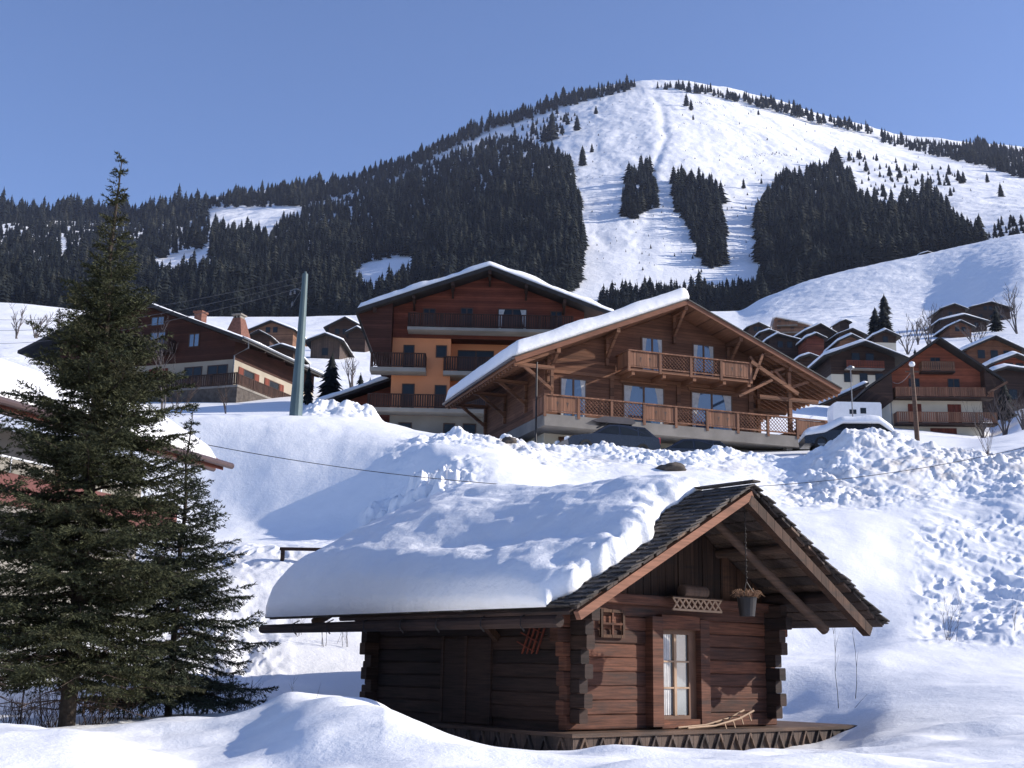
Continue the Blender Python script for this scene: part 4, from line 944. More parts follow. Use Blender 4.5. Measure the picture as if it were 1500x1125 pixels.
# open porch at the right: posts, beams, braces
po = MB()
for (x, y) in ((14.5, 0.35), (14.5, 3.6), (13.0, 0.4)):
    zt = mz(x)-TH-0.3
    if x > 13.5: po.beam((x, y, 0), (x, y, zt), 0.20, 0.20)
    po.beam((x, y, zt-0.9), (x+1.3, y, mz(x+1.3)-TH-0.15), 0.13, 0.15)
    po.beam((x, y, zt-0.9), (x-0.9, y, zt+0.02), 0.13, 0.15)
po.beam((12.6, 0.35, 2.05), (16.3, 0.35, 2.05), 0.18, 0.22).beam((12.6, 3.6, 2.05), (16.3, 3.6, 2.05), 0.18, 0.22)
po.beam((14.5, 0.1, mz(14.5)-TH-0.16), (14.5, 11, mz(14.5)-TH-0.16), 0.2, 0.24)
po.beam((12.0, 0.12, 3.9), (14.9, 0.12, 2.35), 0.18, 0.2).beam((12.1, 0.10, 2.9), (12.75, 0.10, 4.4), 0.14, 0.14).beam((11.2, 0.12, 1.9), (13.3, 0.12, 3.0), 0.12, 0.14)
po.build('porch_frame', M['wood_trim'], mc)
def heart_panel(mb, x0, x1, y, z0, z1):
    n = max(3, int((x1-x0)/0.17)); w = (x1-x0)/n
    for i in range(n): mb.box(x0+i*w+0.005, x0+(i+1)*w-0.005, y-0.02, y+0.015, z0, z1)
def lattice_panel(mb, x0, x1, y, z0, z1, st=0.20):
    H = z1-z0; W = x1-x0; k = -H
    while k < W:
        for sgn in (1, -1):
            pts = []
            # clip the diagonal to the panel
            a0 = max(0, -k); a1 = min(H, W-k)
            if a1-a0 > 0.02:
                xa, xb = k+a0, k+a1; za, zb = a0, a1
                if sgn < 0: za, zb = H-a0, H-a1
                mb.beam((x0+xa, y+0.008*sgn, z0+za), (x0+xb, y+0.008*sgn, z0+zb), 0.016, 0.045, up=(0, 1, 0))
        k += st
def panel_rail(parent, x0, x1, y, z0, kinds, name='railing'):
    fr, pn, cut = MB(), MB(), MB(); n = len(kinds); w = (x1-x0)/n
    fr.box(x0-0.05, x1+0.05, y-0.08, y+0.07, z0+0.93, z0+1.0).box(x0, x1, y-0.035, y+0.03, z0+0.08, z0+0.15)
    for i in range(n+1): fr.box(x0+i*w-0.07, x0+i*w+0.07, y-0.06, y+0.05, z0-0.16, z0+0.93)
    for i, k in enumerate(kinds):
        a, b = x0+i*w+0.075, x0+(i+1)*w-0.075
        if k == 'P':
            heart_panel(pn, a, b, y, z0+0.17, z0+0.90)
            for c in (a+(b-a)*0.36, a+(b-a)*0.68):
                cut.add([(c, y-0.023, z0+0.34), (c+0.025, y-0.023, z0+0.50), (c+0.065, y-0.023, z0+0.60), (c+0.035, y-0.023, z0+0.66), (c, y-0.023, z0+0.62), (c-0.035, y-0.023, z0+0.66), (c-0.065, y-0.023, z0+0.60), (c-0.025, y-0.023, z0+0.50)], [tuple(range(8))])
        else: lattice_panel(pn, a, b, y, z0+0.155, z0+0.925)
    r = fr.build(name, M['wood_rail'], parent)
    pn.build('panels', M['wood_rail'], r); cut.build('cutout', M['frame_dark'], r)
    return r
bl = MB().box(-0.02, 16.58, -0.02, 6.2, -0.62, -0.03); b1 = bl.build('balcony', M['concrete'], mc)
panel_rail(b1, 0.0, 16.55, 0.0, 0.0, 'PLLPLPLLP')
sd = MB()
sd.beam((0, 0.05, 0.97), (0, WY, 0.97), 0.14, 0.06).beam((0, 0.05, 0.1), (0, WY, 0.1), 0.06, 0.07)
for i in range(8): sd.box(-0.02, 0.015, 0.1+i*0.19, 0.28+i*0.19, 0.14, 0.93)
sd.beam((16.55, 0.05, 0.97), (16.55, 6.0, 0.97), 0.14, 0.06)
for i in range(30): sd.box(16.53, 16.56, 0.1+i*0.195, 0.285+i*0.195, 0.14, 0.93)
sd.build('side_railing', M['wood_rail'], b1)
MB().box(14.2, 14.55, 0.3, 0.65, -3.2, -0.62).build('pillar', M['concrete'], mc)
bf = MB().box(4.62, 12.1, 0.12, WY, 2.72, 2.84)
for x in (5.0, 6.8, 8.6, 10.4, 11.9): bf.box(x-0.09, x+0.09, 0.18, WY, 2.50, 2.72)
b2 = bf.build('balcony', M['wood_trim'], mc)
panel_rail(b2, 4.74, 12.0, 0.16, 2.84, 'PLLP')
sd = MB().beam((4.70, 0.2, 3.8), (4.70, WY, 3.8), 0.12, 0.06)
for i in range(7): sd.box(4.69, 4.72, 0.25+i*0.19, 0.43+i*0.19, 2.98, 3.76)
sd.build('side_railing', M['wood_rail'], b2)
for x0, x1, z0, z1, cur in ((6.15, 7.45, 2.9, 5.05, True), (9.25, 10.6, 2.9, 5.0, True), (1.45, 2.95, 0.05, 2.35, True), (5.05, 7.5, 0.05, 2.32, True), (9.1, 11.65, 0.05, 2.30, True)):
    window(mc, x0, x1, z0, z1, WY, 'frame', 'glass', cur)
tr = MB()
tr.box(4.9, 7.65, WY-0.06, WY-0.003, 2.36, 2.52).box(8.95, 11.8, WY-0.06, WY-0.003, 2.33, 2.5).box(wl-0.03, wr+0.02, WY-0.07, WY-0.004, 2.54, 2.72)
for x in (4.4, 8.35): tr.box(x-0.11, x+0.11, WY-0.075, WY-0.004, 0.0, 2.54)
for x in (wl+0.1, wr-0.1): tr.box(x-0.14, x+0.14, WY-0.09, WY-0.005, -0.02, mz(x)-TH-0.4)
tr.build('wall_trim', M['wood_trim'], mc)
MB().tube([(-0.35, 0.3, mz(-.35)-0.6), (-0.35, 0.3, -3.6)], 0.055, 8).build('drainpipe', M['iron'], mc)

# ------------------------------------------------------------------ the orange rendered building
OB_P = at(570, 630, 80.0); OB_R = yaw_rot(89)
ob = thing('apartment_house', 'tall orange rendered apartment chalet with red wooden top and snowy roof', 'apartment house', OB_P, OB_R)
oxl, ozl, oxm, ozm, oxr, ozr = -2.45, 7.95, 6.5, 11.2, 15.2, 7.95
def oz(x): return ozl+(x-oxl)*(ozm-ozl)/(oxm-oxl) if x <= oxm else ozr+(oxr-x)*(ozm-ozr)/(oxr-oxm)
OW = 13.0
MB().box(0, OW, 0.02, 12, -5, 1.02).build('ground_floor_wall', M['stucco_grey'], ob, label='pale grey ground floor wall')
MB().box(0, 3.95, 0, 12, 1.02, 6.4).box(3.95, OW, 1.3, 12, 1.02, 6.4).build('wall', M['stucco_orange'], ob)
MB().prism([(0, 6.4), (OW, 6.4), (OW, oz(OW)-.3), (oxm, ozm-.3), (0, oz(0)-.3)], -0.04, 12).build('upper_wall', M['wood_red'], ob)
MB().prism(chevron(oxl, ozl, oxm, ozm, oxr, ozr, 0.28), -1.5, 13).build('roof', M['roof_dark'], ob)
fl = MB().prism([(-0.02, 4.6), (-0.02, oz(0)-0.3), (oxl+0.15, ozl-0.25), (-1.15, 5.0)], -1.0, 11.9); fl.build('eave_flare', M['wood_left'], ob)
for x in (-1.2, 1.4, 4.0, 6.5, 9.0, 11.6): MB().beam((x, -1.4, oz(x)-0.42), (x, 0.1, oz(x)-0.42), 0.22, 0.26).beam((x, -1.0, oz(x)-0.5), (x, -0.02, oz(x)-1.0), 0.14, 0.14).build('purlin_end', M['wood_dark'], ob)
roof_snow(ob, oxl+0.1, ozl+0.02, oxr-0.1, ozr+0.02, oxm, ozm+0.01, -1.4, 12.8, 0.48, 90, 40, 5, 0.25, 0.5)
def slat_balcony(parent, x0, x1, y0, y1, z, h=1.0, slab=0.22, mat='wood_rail_dark', smat='stucco_grey', left=True, right=True, slat=0.16, sw=0.11):
    b = MB().box(x0, x1, y0, y1, z-slab, z).build('balcony', M[smat], parent)
    r = MB(); bar_rail(r, (x0+.05, y0+.05, z), (x1-.05, y0+.05, z), h, 1.9, slat, sw)
    if left: bar_rail(r, (x0+.05, y0+.05, z), (x0+.05, y1, z), h, 1.9, slat, sw)
    if right: bar_rail(r, (x1-.05, y0+.05, z), (x1-.05, y1, z), h, 1.9, slat, sw)
    r.build('railing', M[mat], b); return b
slat_balcony(ob, 1.05, 12.2, -1.3, -0.05, 6.85, 0.95, 0.20)
slat_balcony(ob, -1.35, 2.35, -1.2, 0.0, 4.05, 0.98, 0.28)
slat_balcony(ob, 3.5, 11.5, -0.5, 1.28, 4.05, 0.98, 0.28)
slat_balcony(ob, -1.42, 12.5, -1.3, 0.0, 1.28, 0.92, 0.26)
for x0, x1, z0, z1, two in ((0.75, 1.5, 4.1, 5.9, False), (2.95, 3.7, 5.05, 5.92, False), (0.75, 1.6, 1.32, 3.2, False), (2.95, 3.75, 1.32, 3.15, False)):
    window(ob, x0, x1, z0, z1, 0.0, 'frame_dark', 'glass_dark', two=two)
for x0, x1, z0, z1 in ((4.4, 6.9, 4.1, 5.95), (7.6, 9.6, 4.1, 5.95), (4.5, 6.6, 1.32, 3.2)): window(ob, x0, x1, z0, z1, 1.3, 'frame_dark', 'glass_dark')
for x0, x1, z0, z1, cc in ((2.0, 2.85, 6.95, 8.5, 0), (4.55, 5.4, 6.95, 8.6, 0), (7.1, 9.1, 6.95, 8.6, 1), (10.7, 11.5, 6.95, 8.5, 0)): window(ob, x0, x1, z0, z1, -0.04, 'frame_dark', 'glass_dark', curtain=bool(cc))
for x0, x1 in ((0.6, 1.5), (3.6, 4.4), (4.9, 5.8)): window(ob, x0, x1, -0.5, 0.55, 0.02, 'frame_dark', 'glass_dark', two=False)

# wing with a low snowy roof beside the orange building
wb_P = at(520, 610, 86.0)
wb = thing('barn', 'low red boarded barn with a snowy slanting roof left of the orange building', 'barn', wb_P, yaw_rot(88))
MB().prism([(-2.2, -5), (6, -5), (6, 3.6), (-2.2, 0.55)], 0, 9).build('wall', M['wood_red'], wb)
MB().prism([(-3.0, 0.42), (6.2, 3.95), (6.2, 4.15), (-3.0, 0.62)], -0.9, 9.5).build('roof', M['roof_dark'], wb)
roof_snow(wb, -2.95, 0.66, 12, 0.66, 6.1, 4.13, -0.85, 9.4, 0.45, 40, 24, 8, 0.15, 0.4, (True, False))

# ------------------------------------------------------------------ the dark chalet on the left
LC_P = at(338, 590, 95.0); LC_R = yaw_rot(110)
lc = thing('chalet', 'dark brown chalet behind the tall spruce with a sunlit cream side wall and balcony', 'chalet', LC_P, LC_R)
lxl, lzl, lxm, lzm, lxr, lzr = -20.3, 5.35, -9.5, 9.3, 1.75, 4.85
def lz(x): return lzl+(x-lxl)*(lzm-lzl)/(lxm-lxl) if x <= lxm else lzr+(lxr-x)*(lzm-lzr)/(lxr-lxm)
MB().box(-17.2, 0, 0, 13, -5, 3.6).build('wall', M['stucco_cream_shaded'], lc, label='cream rendered lower wall with shade darkened into its colour')
MB().prism([(-17.25, 3.6), (0.05, 3.6), (0.05, lz(0)-.3), (lxm, lzm-.3), (-17.25, lz(-17.2)-.3)], -0.05, 13.0).build('upper_wall', M['wood_left'], lc)
MB().prism(chevron(lxl, lzl, lxm, lzm, lxr, lzr, 0.26), -1.7, 14).build('roof', M['roof_dark'], lc)
roof_snow(lc, lxl+.1, lzl+0.02, lxr-.6, lzr+0.2, lxm, lzm, 1.2, 13.8, 0.28, 60, 30, 14, 0.3, 0.8)
MB().tube([(lxr+0.08, -1.7, lzr-0.02), (lxr+0.08, 14, lzr-0.02)], 0.09, 8).build('gutter', M['zinc'], lc)
MB().tube([(lxr+0.05, -0.9, lzr-0.05), (lxr-0.2, -0.4, lzr-0.55), (0.12, -0.15, lzr-1.0), (0.12, -0.15, -0.8)], 0.055, 6).build('drainpipe', M['zinc'], lc)
bb = MB().box(-17.0, 1.35, -1.3, -0.02, 0.95, 1.12).box(0.02, 1.35, -0.02, 12.6, 0.95, 1.12).build('balcony', M['concrete'], lc)
r = MB(); bar_rail(r, (-17, -1.25, 1.1), (1.3, -1.25, 1.1), 1.0, 2.2, 0.2, 0.15); r.build('railing', M['wood_dark'], bb)
r = MB(); bar_rail(r, (1.3, -1.2, 1.1), (1.3, 12.4, 1.1), 0.9, 2.2, 0.18, 0.13); r.build('side_railing', M['wood_rail_dark'], bb)
MB().box(-17.0, 1.3, -1.25, 13.2, -4.5, 0.95).build('terrace_wall', M['rock'], lc)  # dark tone holds the shade on this wall
for x0, x1, z0, z1, gm in ((-8.2, -6.65, 4.6, 6.4, 'glass'), (-8.2, -6.9, 6.95, 7.75, 'glass'), (-4.35, -3.35, 4.85, 6.0, 'glass'), (-13.6, -12.4, 4.8, 6.2, 'glass_dark'), (-10.8, -9.6, 4.8, 6.3, 'glass_dark')):
    window(lc, x0, x1, z0, z1, -0.05, 'frame_dark', gm)
slat_balcony(lc, -9.2, -5.6, -1.0, -0.06, 4.55, 0.9, 0.16, 'wood_dark', 'wood_dark')
for x0, x1, z0, z1 in ((-4.6, -2.9, 1.12, 3.2), (-2.4, -0.5, 1.12, 3.2)): window(lc, x0, x1, z0, z1, 0.0, 'frame_dark', 'glass_dark')  # dark panes stand in for the shaded recess of a loggia
shutter_part(lc, -8.0, -7.1, 1.15, 3.25, 0.0); shutter_part(lc, -7.06, -6.2, 1.15, 3.25, 0.0)
def side_window(y0, y1, z0, z1):
    f = MB().box(0.003, 0.06, y0, y1, z0, z0+.07).box(0.003, 0.06, y0, y1, z1-.07, z1).box(0.003, 0.055, y0, y0+.07, z0+.07, z1-.07).box(0.003, 0.055, y1-.07, y1, z0+.07, z1-.07).build('window', M['frame_dark'], lc)
    MB().box(0.006, 0.02, y0+.06, y1-.06, z0+.06, z1-.06).build('pane', M['glass_dark'], f)
    for a, b in ((y0-0.75, y0-0.05), (y1+0.05, y1+0.75)): MB().box(0.003, 0.07, a, b, z0, z1).build('shutter', M['shutter'], lc)
side_window(1.5, 3.1, 1.9, 3.15); side_window(5.5, 7.1, 1.9, 3.15)
for y in (-1.0, 2.0, 5.0, 8.0, 11.0): MB().beam((0, y, lz(0)-0.45), (lxr-0.1, y, lzr-0.3), 0.16, 0.18).build('eave_bracket', M['wood_dark'], lc)
dsx = MB().lathe([(0.02, 0.10), (0.20, 0.03), (0.38, 0.0), (0.40, 0.015), (0.22, 0.06), (0.02, 0.13)][::1], 16)
dish = dsx.build('satellite_dish', M['white'], lc, smooth=True); dish.location = (1.15, 8.2, 2.6); dish.rotation_euler = (rad(75), 0, rad(20))
cm = MB().add([(-4.9, 5, 6.2), (-2.6, 5, 6.2), (-2.6, 7, 6.2), (-4.9, 7, 6.2), (-4.05, 5.6, 8.9), (-3.3, 5.6, 8.9), (-3.3, 6.4, 8.9), (-4.05, 6.4, 8.9)], [(0, 1, 5, 4), (1, 2, 6, 5), (2, 3, 7, 6), (3, 0, 4, 7), (4, 5, 6, 7)])
ch = cm.build('chimney', M['brick'], lc)
cc = MB()
for x in (-4.0, -3.7, -3.4): cc.box(x-0.06, x+0.06, 5.65, 6.35, 8.9, 9.15)
cc.box(-4.15, -3.2, 5.5, 6.5, 9.15, 9.27).build('chimney_cap', M['concrete'], ch)
MB().box(-8.3, -7.55, 6, 6.8, 8.2, 9.85).box(-8.4, -7.45, 5.9, 6.9, 9.85, 10.0).build('chimney', M['brick'], lc)

# ------------------------------------------------------------------ the red and cream chalet on the right
RC_P = at(1305, 625, 120.0); RC_R = yaw_rot(92)
rc = thing('chalet', 'red wood and cream chalet on the right with two long balconies and brown shutters', 'chalet', RC_P, RC_R)
a_, b_, RXM, RZM = -2.8, 11.3, 4.9, 9.0
RZE = 3.6
def rz(x): return RZE+(x-a_)*(RZM-RZE)/(RXM-a_) if x <= RXM else RZE+0.9+(b_-x)*(RZM-RZE-0.9)/(b_-RXM)
MB().box(0, 9.2, 0, 12, -6, 2.75).build('wall', M['stucco_cream'], rc, label='cream rendered lower storeys')
MB().prism([(-0.04, 2.75), (9.24, 2.75), (9.24, rz(9.2)-.3), (RXM, RZM-.3), (-0.04, rz(0)-.3)], -0.05, 12).build('upper_wall', M['wood_warm'], rc)
MB().prism(chevron(a_, RZE, RXM, RZM, b_, RZE+0.9, 0.25), -1.6, 13).build('roof', M['roof_dark'], rc)
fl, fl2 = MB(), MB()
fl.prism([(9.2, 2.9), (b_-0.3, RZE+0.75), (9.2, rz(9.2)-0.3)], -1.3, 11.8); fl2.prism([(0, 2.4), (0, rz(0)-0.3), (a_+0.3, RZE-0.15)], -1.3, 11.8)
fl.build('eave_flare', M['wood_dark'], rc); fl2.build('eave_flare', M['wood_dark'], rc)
vb = MB().beam((b_, -1.62, RZE+0.75), (9.3, -1.62, 3.2), 0.06, 0.22); vb.build('verge_board', M['wood_tan'], rc)
slat_balcony(rc, 0.3, 10.0, -1.3, -0.05, 2.85, 0.95, 0.15, 'wood_rail', 'wood_dark', slat=0.2, sw=0.16)
slat_balcony(rc, 0.3, 10.2, -1.3, 0.0, 0.22, 1.05, 0.18, 'wood_rail', 'wood_dark', slat=0.2, sw=0.15)
slat_balcony(rc, 3.1, 6.4, -1.1, -0.05, 5.55, 0.95, 0.14, 'wood_tan', 'wood_dark', slat=0.2, sw=0.14)
for x0, x1, z0, z1 in ((2.0, 3.1, 2.9, 5.0), (5.9, 7.1, 2.9, 5.0), (4.3, 5.3, 5.6, 7.2)): window(rc, x0, x1, z0, z1, -0.05, 'frame_dark', 'glass_dark')
for x0 in (1.8, 5.75): shutter_part(rc, x0, x0+0.65, 0.25, 2.35, 0.0); shutter_part(rc, x0+0.68, x0+1.33, 0.25, 2.35, 0.0)
MB().box(3.9, 6.5, -0.04, -0.003, -2.2, -0.1).build('garage_door', M['shutter'], rc)
MB().tube([(0.12, -0.08, 3.3), (0.12, -0.08, -3)], 0.05, 6).build('drainpipe', M['zinc'], rc)

# ------------------------------------------------------------------ the house at the lower left, seen along its eave
NH_P = at(333, 678, 33.0); NH_R = yaw_rot(110)
nh = thing('house', 'low house at the left edge with bright snow roof, brown gutter and red balcony', 'house', NH_P, NH_R)
# local: x towards the eave side (right), y back; eave along y at x=0, from y=-14 to 0
NS = 0.56
MB().prism([(-2.5, 2.5*NS-0.02), (-2.5, 2.5*NS-0.26), (-0.05, -0.22), (-0.05, 0.0)], -14, -0.1).build('roof', M['wood_red'], nh)
roof_snow(nh, -10, 0, -0.12, 0.03, -2.5, 2.5*NS, -13.9, -0.35, 0.30, 30, 60, 17, 0.12, 0.6, (False, True))
MB().tube([(0.05, -14, -0.07), (0.05, 0.15, -0.07)], 0.085, 10).tube([(-0.12, -13.9, -0.24), (-0.12, -0.45, -0.24)], 0.07, 8).build('gutter', M['gutter_red'], nh)
MB().box(-5.0, -1.3, -13.8, -1.9, -4.6, -0.3).build('wall', M['stucco_grey'], nh)
nb = MB().box(-1.3, -0.25, -13.0, -1.7, -2.28, -2.15).build('balcony', M['concrete'], nh)
bp = MB().box(-0.33, -0.28, -13.0, -1.7, -2.15, -1.45).box(-1.25, -0.33, -1.76, -1.71, -2.15, -1.45); rl_ = bp.build('railing', M['red_paint'], nb)
hb = MB().tube([(-0.3, -13, -1.12), (-0.3, -1.72, -1.12), (-1.25, -1.72, -1.12)], 0.022, 6)
for i in range(12): hb.tube([(-0.3, -1.75-i*1.0, -1.46), (-0.3, -1.75-i*1.0, -1.12)], 0.016, 5)
hb.build('handrail', M['white'], rl_)
for y0 in (-5.2, -8.8, -11.6):
    f = MB().box(-1.298, -1.26, y0, y0+1.3, -2.1, -0.75).build('window', M['frame'], nh); MB().box(-1.262, -1.25, y0+0.08, y0+1.22, -2.0, -0.83).build('pane', M['glass_dark'], f)
print('buildings ok')

# ------------------------------------------------------------------ spruces close by
def near_spruce(label, P, h, Rf, first, seed, step=0.20, per=(5, 8), dens=1.0, mat='spruce', trunk_r=0.12, dead=True, up_top=35, cap=320000):
    r = np.random.default_rng(seed); rr = random.Random(seed)
    t = thing('spruce_tree', label, 'tree', P, 0)
    tp = [(0.02*math.sin(k*1.7)*k/8, 0.02*math.cos(k*2.3)*k/8, -0.3+(h*0.985+0.3)*k/12) for k in range(13)]
    MB().tube(tp, [trunk_r*(1-k/12)**0.85+0.006 for k in range(13)], 9).build('trunk', M['bark'], t, smooth=True)
    br = MB(); S, Dv, Ln = [], [], []
    z = first
    while z < h*0.992:
        tt = (h-z)                                   # metres below the tip
        R = Rf(tt)
        nb = rr.randint(*per) if R > 0.15 else rr.randint(3, 5)
        az0 = rr.uniform(0, 6.28)
        for b in range(nb):
            az = az0+6.283*b/nb+rr.uniform(-.35, .35); zz = z+rr.uniform(-.5, .5)*step
            L = R*rr.uniform(0.62, 1.12)*(1.18 if rr.random() < 0.12 else 1)
            f = min(1, tt/h); a0 = math.radians(up_top*(1-f)**1.6+9*(1-f)-3*f+rr.uniform(-9, 9))
            m = 7; pts = []
            for i in range(m+1):
                s = L*i/m; q = i/m
                dz = s*math.tan(a0)-0.42*L*(0.25+0.75*f)*q*q+0.36*L*(0.3+0.7*f)*q**3+0.02*L*rr.uniform(-1, 1)
                w = az+0.10*math.sin(3*q+b)*q
                pts.append(Vector((s*math.cos(w), s*math.sin(w), zz+dz)))
            br.tube(pts, [max(0.004, 0.011*L+0.004)*(1-0.85*i/m) for i in range(m+1)], 4, False)
            ns = max(3, int(L/(0.075/dens)))
            for k in range(ns):
                q = 0.10+0.90*(k+rr.random())/ns
                i = min(m-1, int(q*m)); p = pts[i].lerp(pts[i+1], q*m-i); d = (pts[i+1]-pts[i]).normalized()
                side = d.cross(Vector((0, 0, 1))).normalized()
                for sg in (1, -1):
                    l2 = min(0.46, 0.10+0.50*(1-q)*L*rr.uniform(0.6, 1.1)); an = math.radians(rr.uniform(38, 62))
                    dd = d*math.cos(an)+side*(sg*math.sin(an))+Vector((0, 0, rr.uniform(-.38, .12))); dd.normalize()
                    S.append(p); Dv.append(dd); Ln.append(l2)
            S.append(pts[-2]); Dv.append((pts[-1]-pts[-2]).normalized()); Ln.append(L/m*1.25)
        z += step*rr.uniform(0.8, 1.25)*(1.0 if R > 0.45 else 1.5)
    # the leader
    for k in range(8): S.append(Vector((0, 0, h*0.90+h*0.09*k/8))); Dv.append(Vector((rr.uniform(-.2, .2), rr.uniform(-.2, .2), 1)).normalized()); Ln.append(h*0.006)
    br.build('branches', M['bark'], t)
    S = np.array(S); Dv = np.array(Dv); Ln = np.array(Ln)
    cnt_ = np.maximum(4, (Ln*62*dens)).astype(int)
    if cnt_.sum() > cap: cnt_ = np.maximum(3, (cnt_*cap/cnt_.sum()).astype(int))
    id_ = np.repeat(np.arange(len(S)), cnt_); n = len(id_)
    q = r.random(n); base = S[id_]+Dv[id_]*(q*Ln[id_])[:, None]
    base[:, 2] -= 0.10*(q**2)*Ln[id_]
    rv = r.normal(size=(n, 3)); d = Dv[id_]; rv -= d*(rv*d).sum(1)[:, None]; rv /= np.linalg.norm(rv, axis=1)[:, None]+1e-9
    nd = d*0.75+rv*0.62; nd /= np.linalg.norm(nd, axis=1)[:, None]
    ln = r.uniform(0.045, 0.085, n)*(1.0-0.25*q); wv = np.cross(nd, r.normal(size=(n, 3))); wv /= np.linalg.norm(wv, axis=1)[:, None]+1e-9
    w = 0.0085
    V = np.stack([base-wv*w, base+wv*w, base+nd*ln[:, None]], 1).reshape(-1, 3)
    link('crown', mesh_np('crown', V, np.arange(3*n).reshape(-1, 3)), M[mat], t)
    if dead:
        db = MB(); z = 0.35
        while z < first+0.5:
            for b in range(5):
                az = rr.uniform(0, 6.28); L = rr.uniform(0.4, 1.25); p = Vector((0, 0, z+rr.uniform(-.1, .1))); pts = [p]
                for i in range(4):
                    p = p+Vector((math.cos(az)*L/4, math.sin(az)*L/4, rr.uniform(-.10, .04)*L)); az += rr.uniform(-.2, .2); pts.append(p)
                    for _ in range(2):
                        a2 = az+rr.choice((-1, 1))*rr.uniform(.5, 1.1); l3 = rr.uniform(.1, .35)
                        db.tube([p, p+Vector((math.cos(a2)*l3, math.sin(a2)*l3, rr.uniform(-.12, .02)))], [0.006, 0.002], 3, False)
                db.tube(pts, [0.012, 0.010, 0.008, 0.006, 0.003], 4, False)
            z += 0.16
        db.build('dead_branches', M['twig'], t, label='bare dry lower branches')
    print(label[:25], n)
    return t
R_big = lambda d: float(np.interp(d, [0, 0.3, 0.75, 1.3, 1.9, 2.9, 4.0, 5.5, 7.0, 8.2, 9.5], [0.01, 0.03, 0.13, 0.19, 0.34, 0.80, 1.22, 1.50, 1.68, 1.72, 1.6]))
R_yng = lambda d: float(np.interp(d, [0, 0.4, 1.0, 1.6, 2.3, 3.2, 4.0, 5.0], [0.02, 0.07, 0.20, 0.48, 0.86, 1.26, 1.52, 1.60]))
def px_tall(px, py_top, D):
    p = on_ground(px, D); lo, hi = 0.1, 40
    for _ in range(40):
        m = (lo+hi)/2
        if proj(p+np.array([0, 0, m]))[1] > py_top: lo = m
        else: hi = m
    return p, lo
P_, h_ = px_tall(97, 222, 18.2)
near_spruce('tall dark spruce at the left with a thin bare leader against the sky', P_, h_, R_big, 0.70, 3, 0.165, (6, 9), 1.35, cap=380000)
P_, h_ = px_tall(246, 598, 20.3)
near_spruce('younger shorter spruce right of the tall spruce with a bare spindly top', P_, h_, R_yng, 0.35, 5, 0.17, (6, 8), 1.25, 'spruce2', 0.06, False)
P_, h_ = px_tall(-62, 600, 17.2)
near_spruce('spruce cut off by the left edge of the photo beside the tall one', P_, h_, lambda d: float(np.interp(d, [0, 1, 2.5, 4, 6], [0.05, 0.5, 1.15, 1.5, 1.4])), 0.9, 8, 0.22, (5, 8), 1.0)

# ------------------------------------------------------------------ bare shrubs, saplings and scrub
def bare_mesh(h, stems, seed, spread=0.5, r0=0.012, lev=2, kids=4):
    rr = random.Random(seed); mb = MB()
    def grow(p, d, L, r, lv):
        pts = [p]; n = 4
        for i in range(n):
            d = (d+Vector((rr.uniform(-.14, .14), rr.uniform(-.14, .14), 0.05))).normalized(); p = p+d*(L/n); pts.append(p)
            if lv > 0 and i > 0:
                for _ in range(max(1, kids//n+rr.randint(0, 1))):
                    dd = (d+Vector((rr.uniform(-1, 1), rr.uniform(-1, 1), rr.uniform(-.1, .6)))*0.75).normalized()
                    grow(p, dd, L*rr.uniform(.25, .5), r*0.5, lv-1)
        mb.tube(pts, [r*(1-.75*i/n) for i in range(n+1)], 3 if r < .03 else 5, False)
    for s in range(stems):
        a = rr.uniform(0, 6.28); d = Vector((math.cos(a)*spread*rr.random(), math.sin(a)*spread*rr.random(), 1)).normalized()
        grow(Vector((rr.uniform(-.1, .1)*spread*2, rr.uniform(-.1, .1)*spread*2, -0.06)), d, h*rr.uniform(.6, 1), r0*rr.uniform(.7, 1.2), lev)
    return mb
def bare(px, D, hpx, label, stems=6, spread=0.5, r0=0.010, lev=2, mat='twig', cat='shrub', name='bare_shrub', kids=4, dz=0.0):
    p = on_ground(px, D, dz); h = hpx/FPX*np.linalg.norm(p)
    o = bare_mesh(h, stems, int(px*3+D), spread, r0, lev, kids).build(name, M[mat]); o.location = tuple(p); return tag(o, label, cat)
bare(1228, 26.3, 108, 'thin bare sapling stem in the snow right of the cabin, left of a pair', 1, 0.05, 0.010, 1, name='sapling', cat='sapling')
bare(1252, 26.6, 102, 'thin bare sapling stem with side twigs, right of the pair by the cabin', 1, 0.05, 0.010, 1, name='sapling', cat='sapling')
bare(1268, 25.6, 42, 'low slanting twig right of the two bare saplings', 1, 1.2, 0.006, 0, name='twig', cat='twig')
bare(1208, 25.0, 14, 'tiny dry stalk in the snow left of the two saplings', 2, 0.3, 0.005, 0, name='dry_stalk', cat='stalk')
bare(424, 19.0, 34, 'short dry stalk poking out of the snow mound left of the cabin', 1, 0.15, 0.005, 1, name='dry_stalk', cat='stalk')
bare(463, 17.2, 30, 'thin dry stalk on the crest of the snow mound before the cabin', 1, 0.2, 0.004, 0, name='dry_stalk', cat='stalk')
bare(1392, 31.6, 62, 'bare fan shaped bush in the snow at right below the trodden slope', 9, 0.55, 0.007, 1)
bare(1488, 31.6, 50, 'bare twig bush at the right edge below the trodden slope', 3, 0.35, 0.008, 1)
bare(1446, 49.0, 85, 'bare bush on the crest of the ploughed bank at right', 9, 0.55, 0.013, 2)
bare(438, 30.0, 40, 'bare bush left of a group behind the cabin by the left wall', 6, 0.5, 0.007, 1)
bare(474, 29.6, 66, 'tall thin bare sapling behind the cabin at its left', 3, 0.3, 0.009, 2)
bare(500, 29.8, 32, 'low bare bush against the snow dip left of the cabin', 7, 0.8, 0.006, 1)
bare(258, 56, 42, 'small bare shrub in the shaded snow before the left chalet, near the spruce', 7, 0.7, 0.022, 2)
bare(332, 57, 38, 'small bare shrub in the shaded snow before the left chalet corner', 6, 0.35, 0.020, 2)
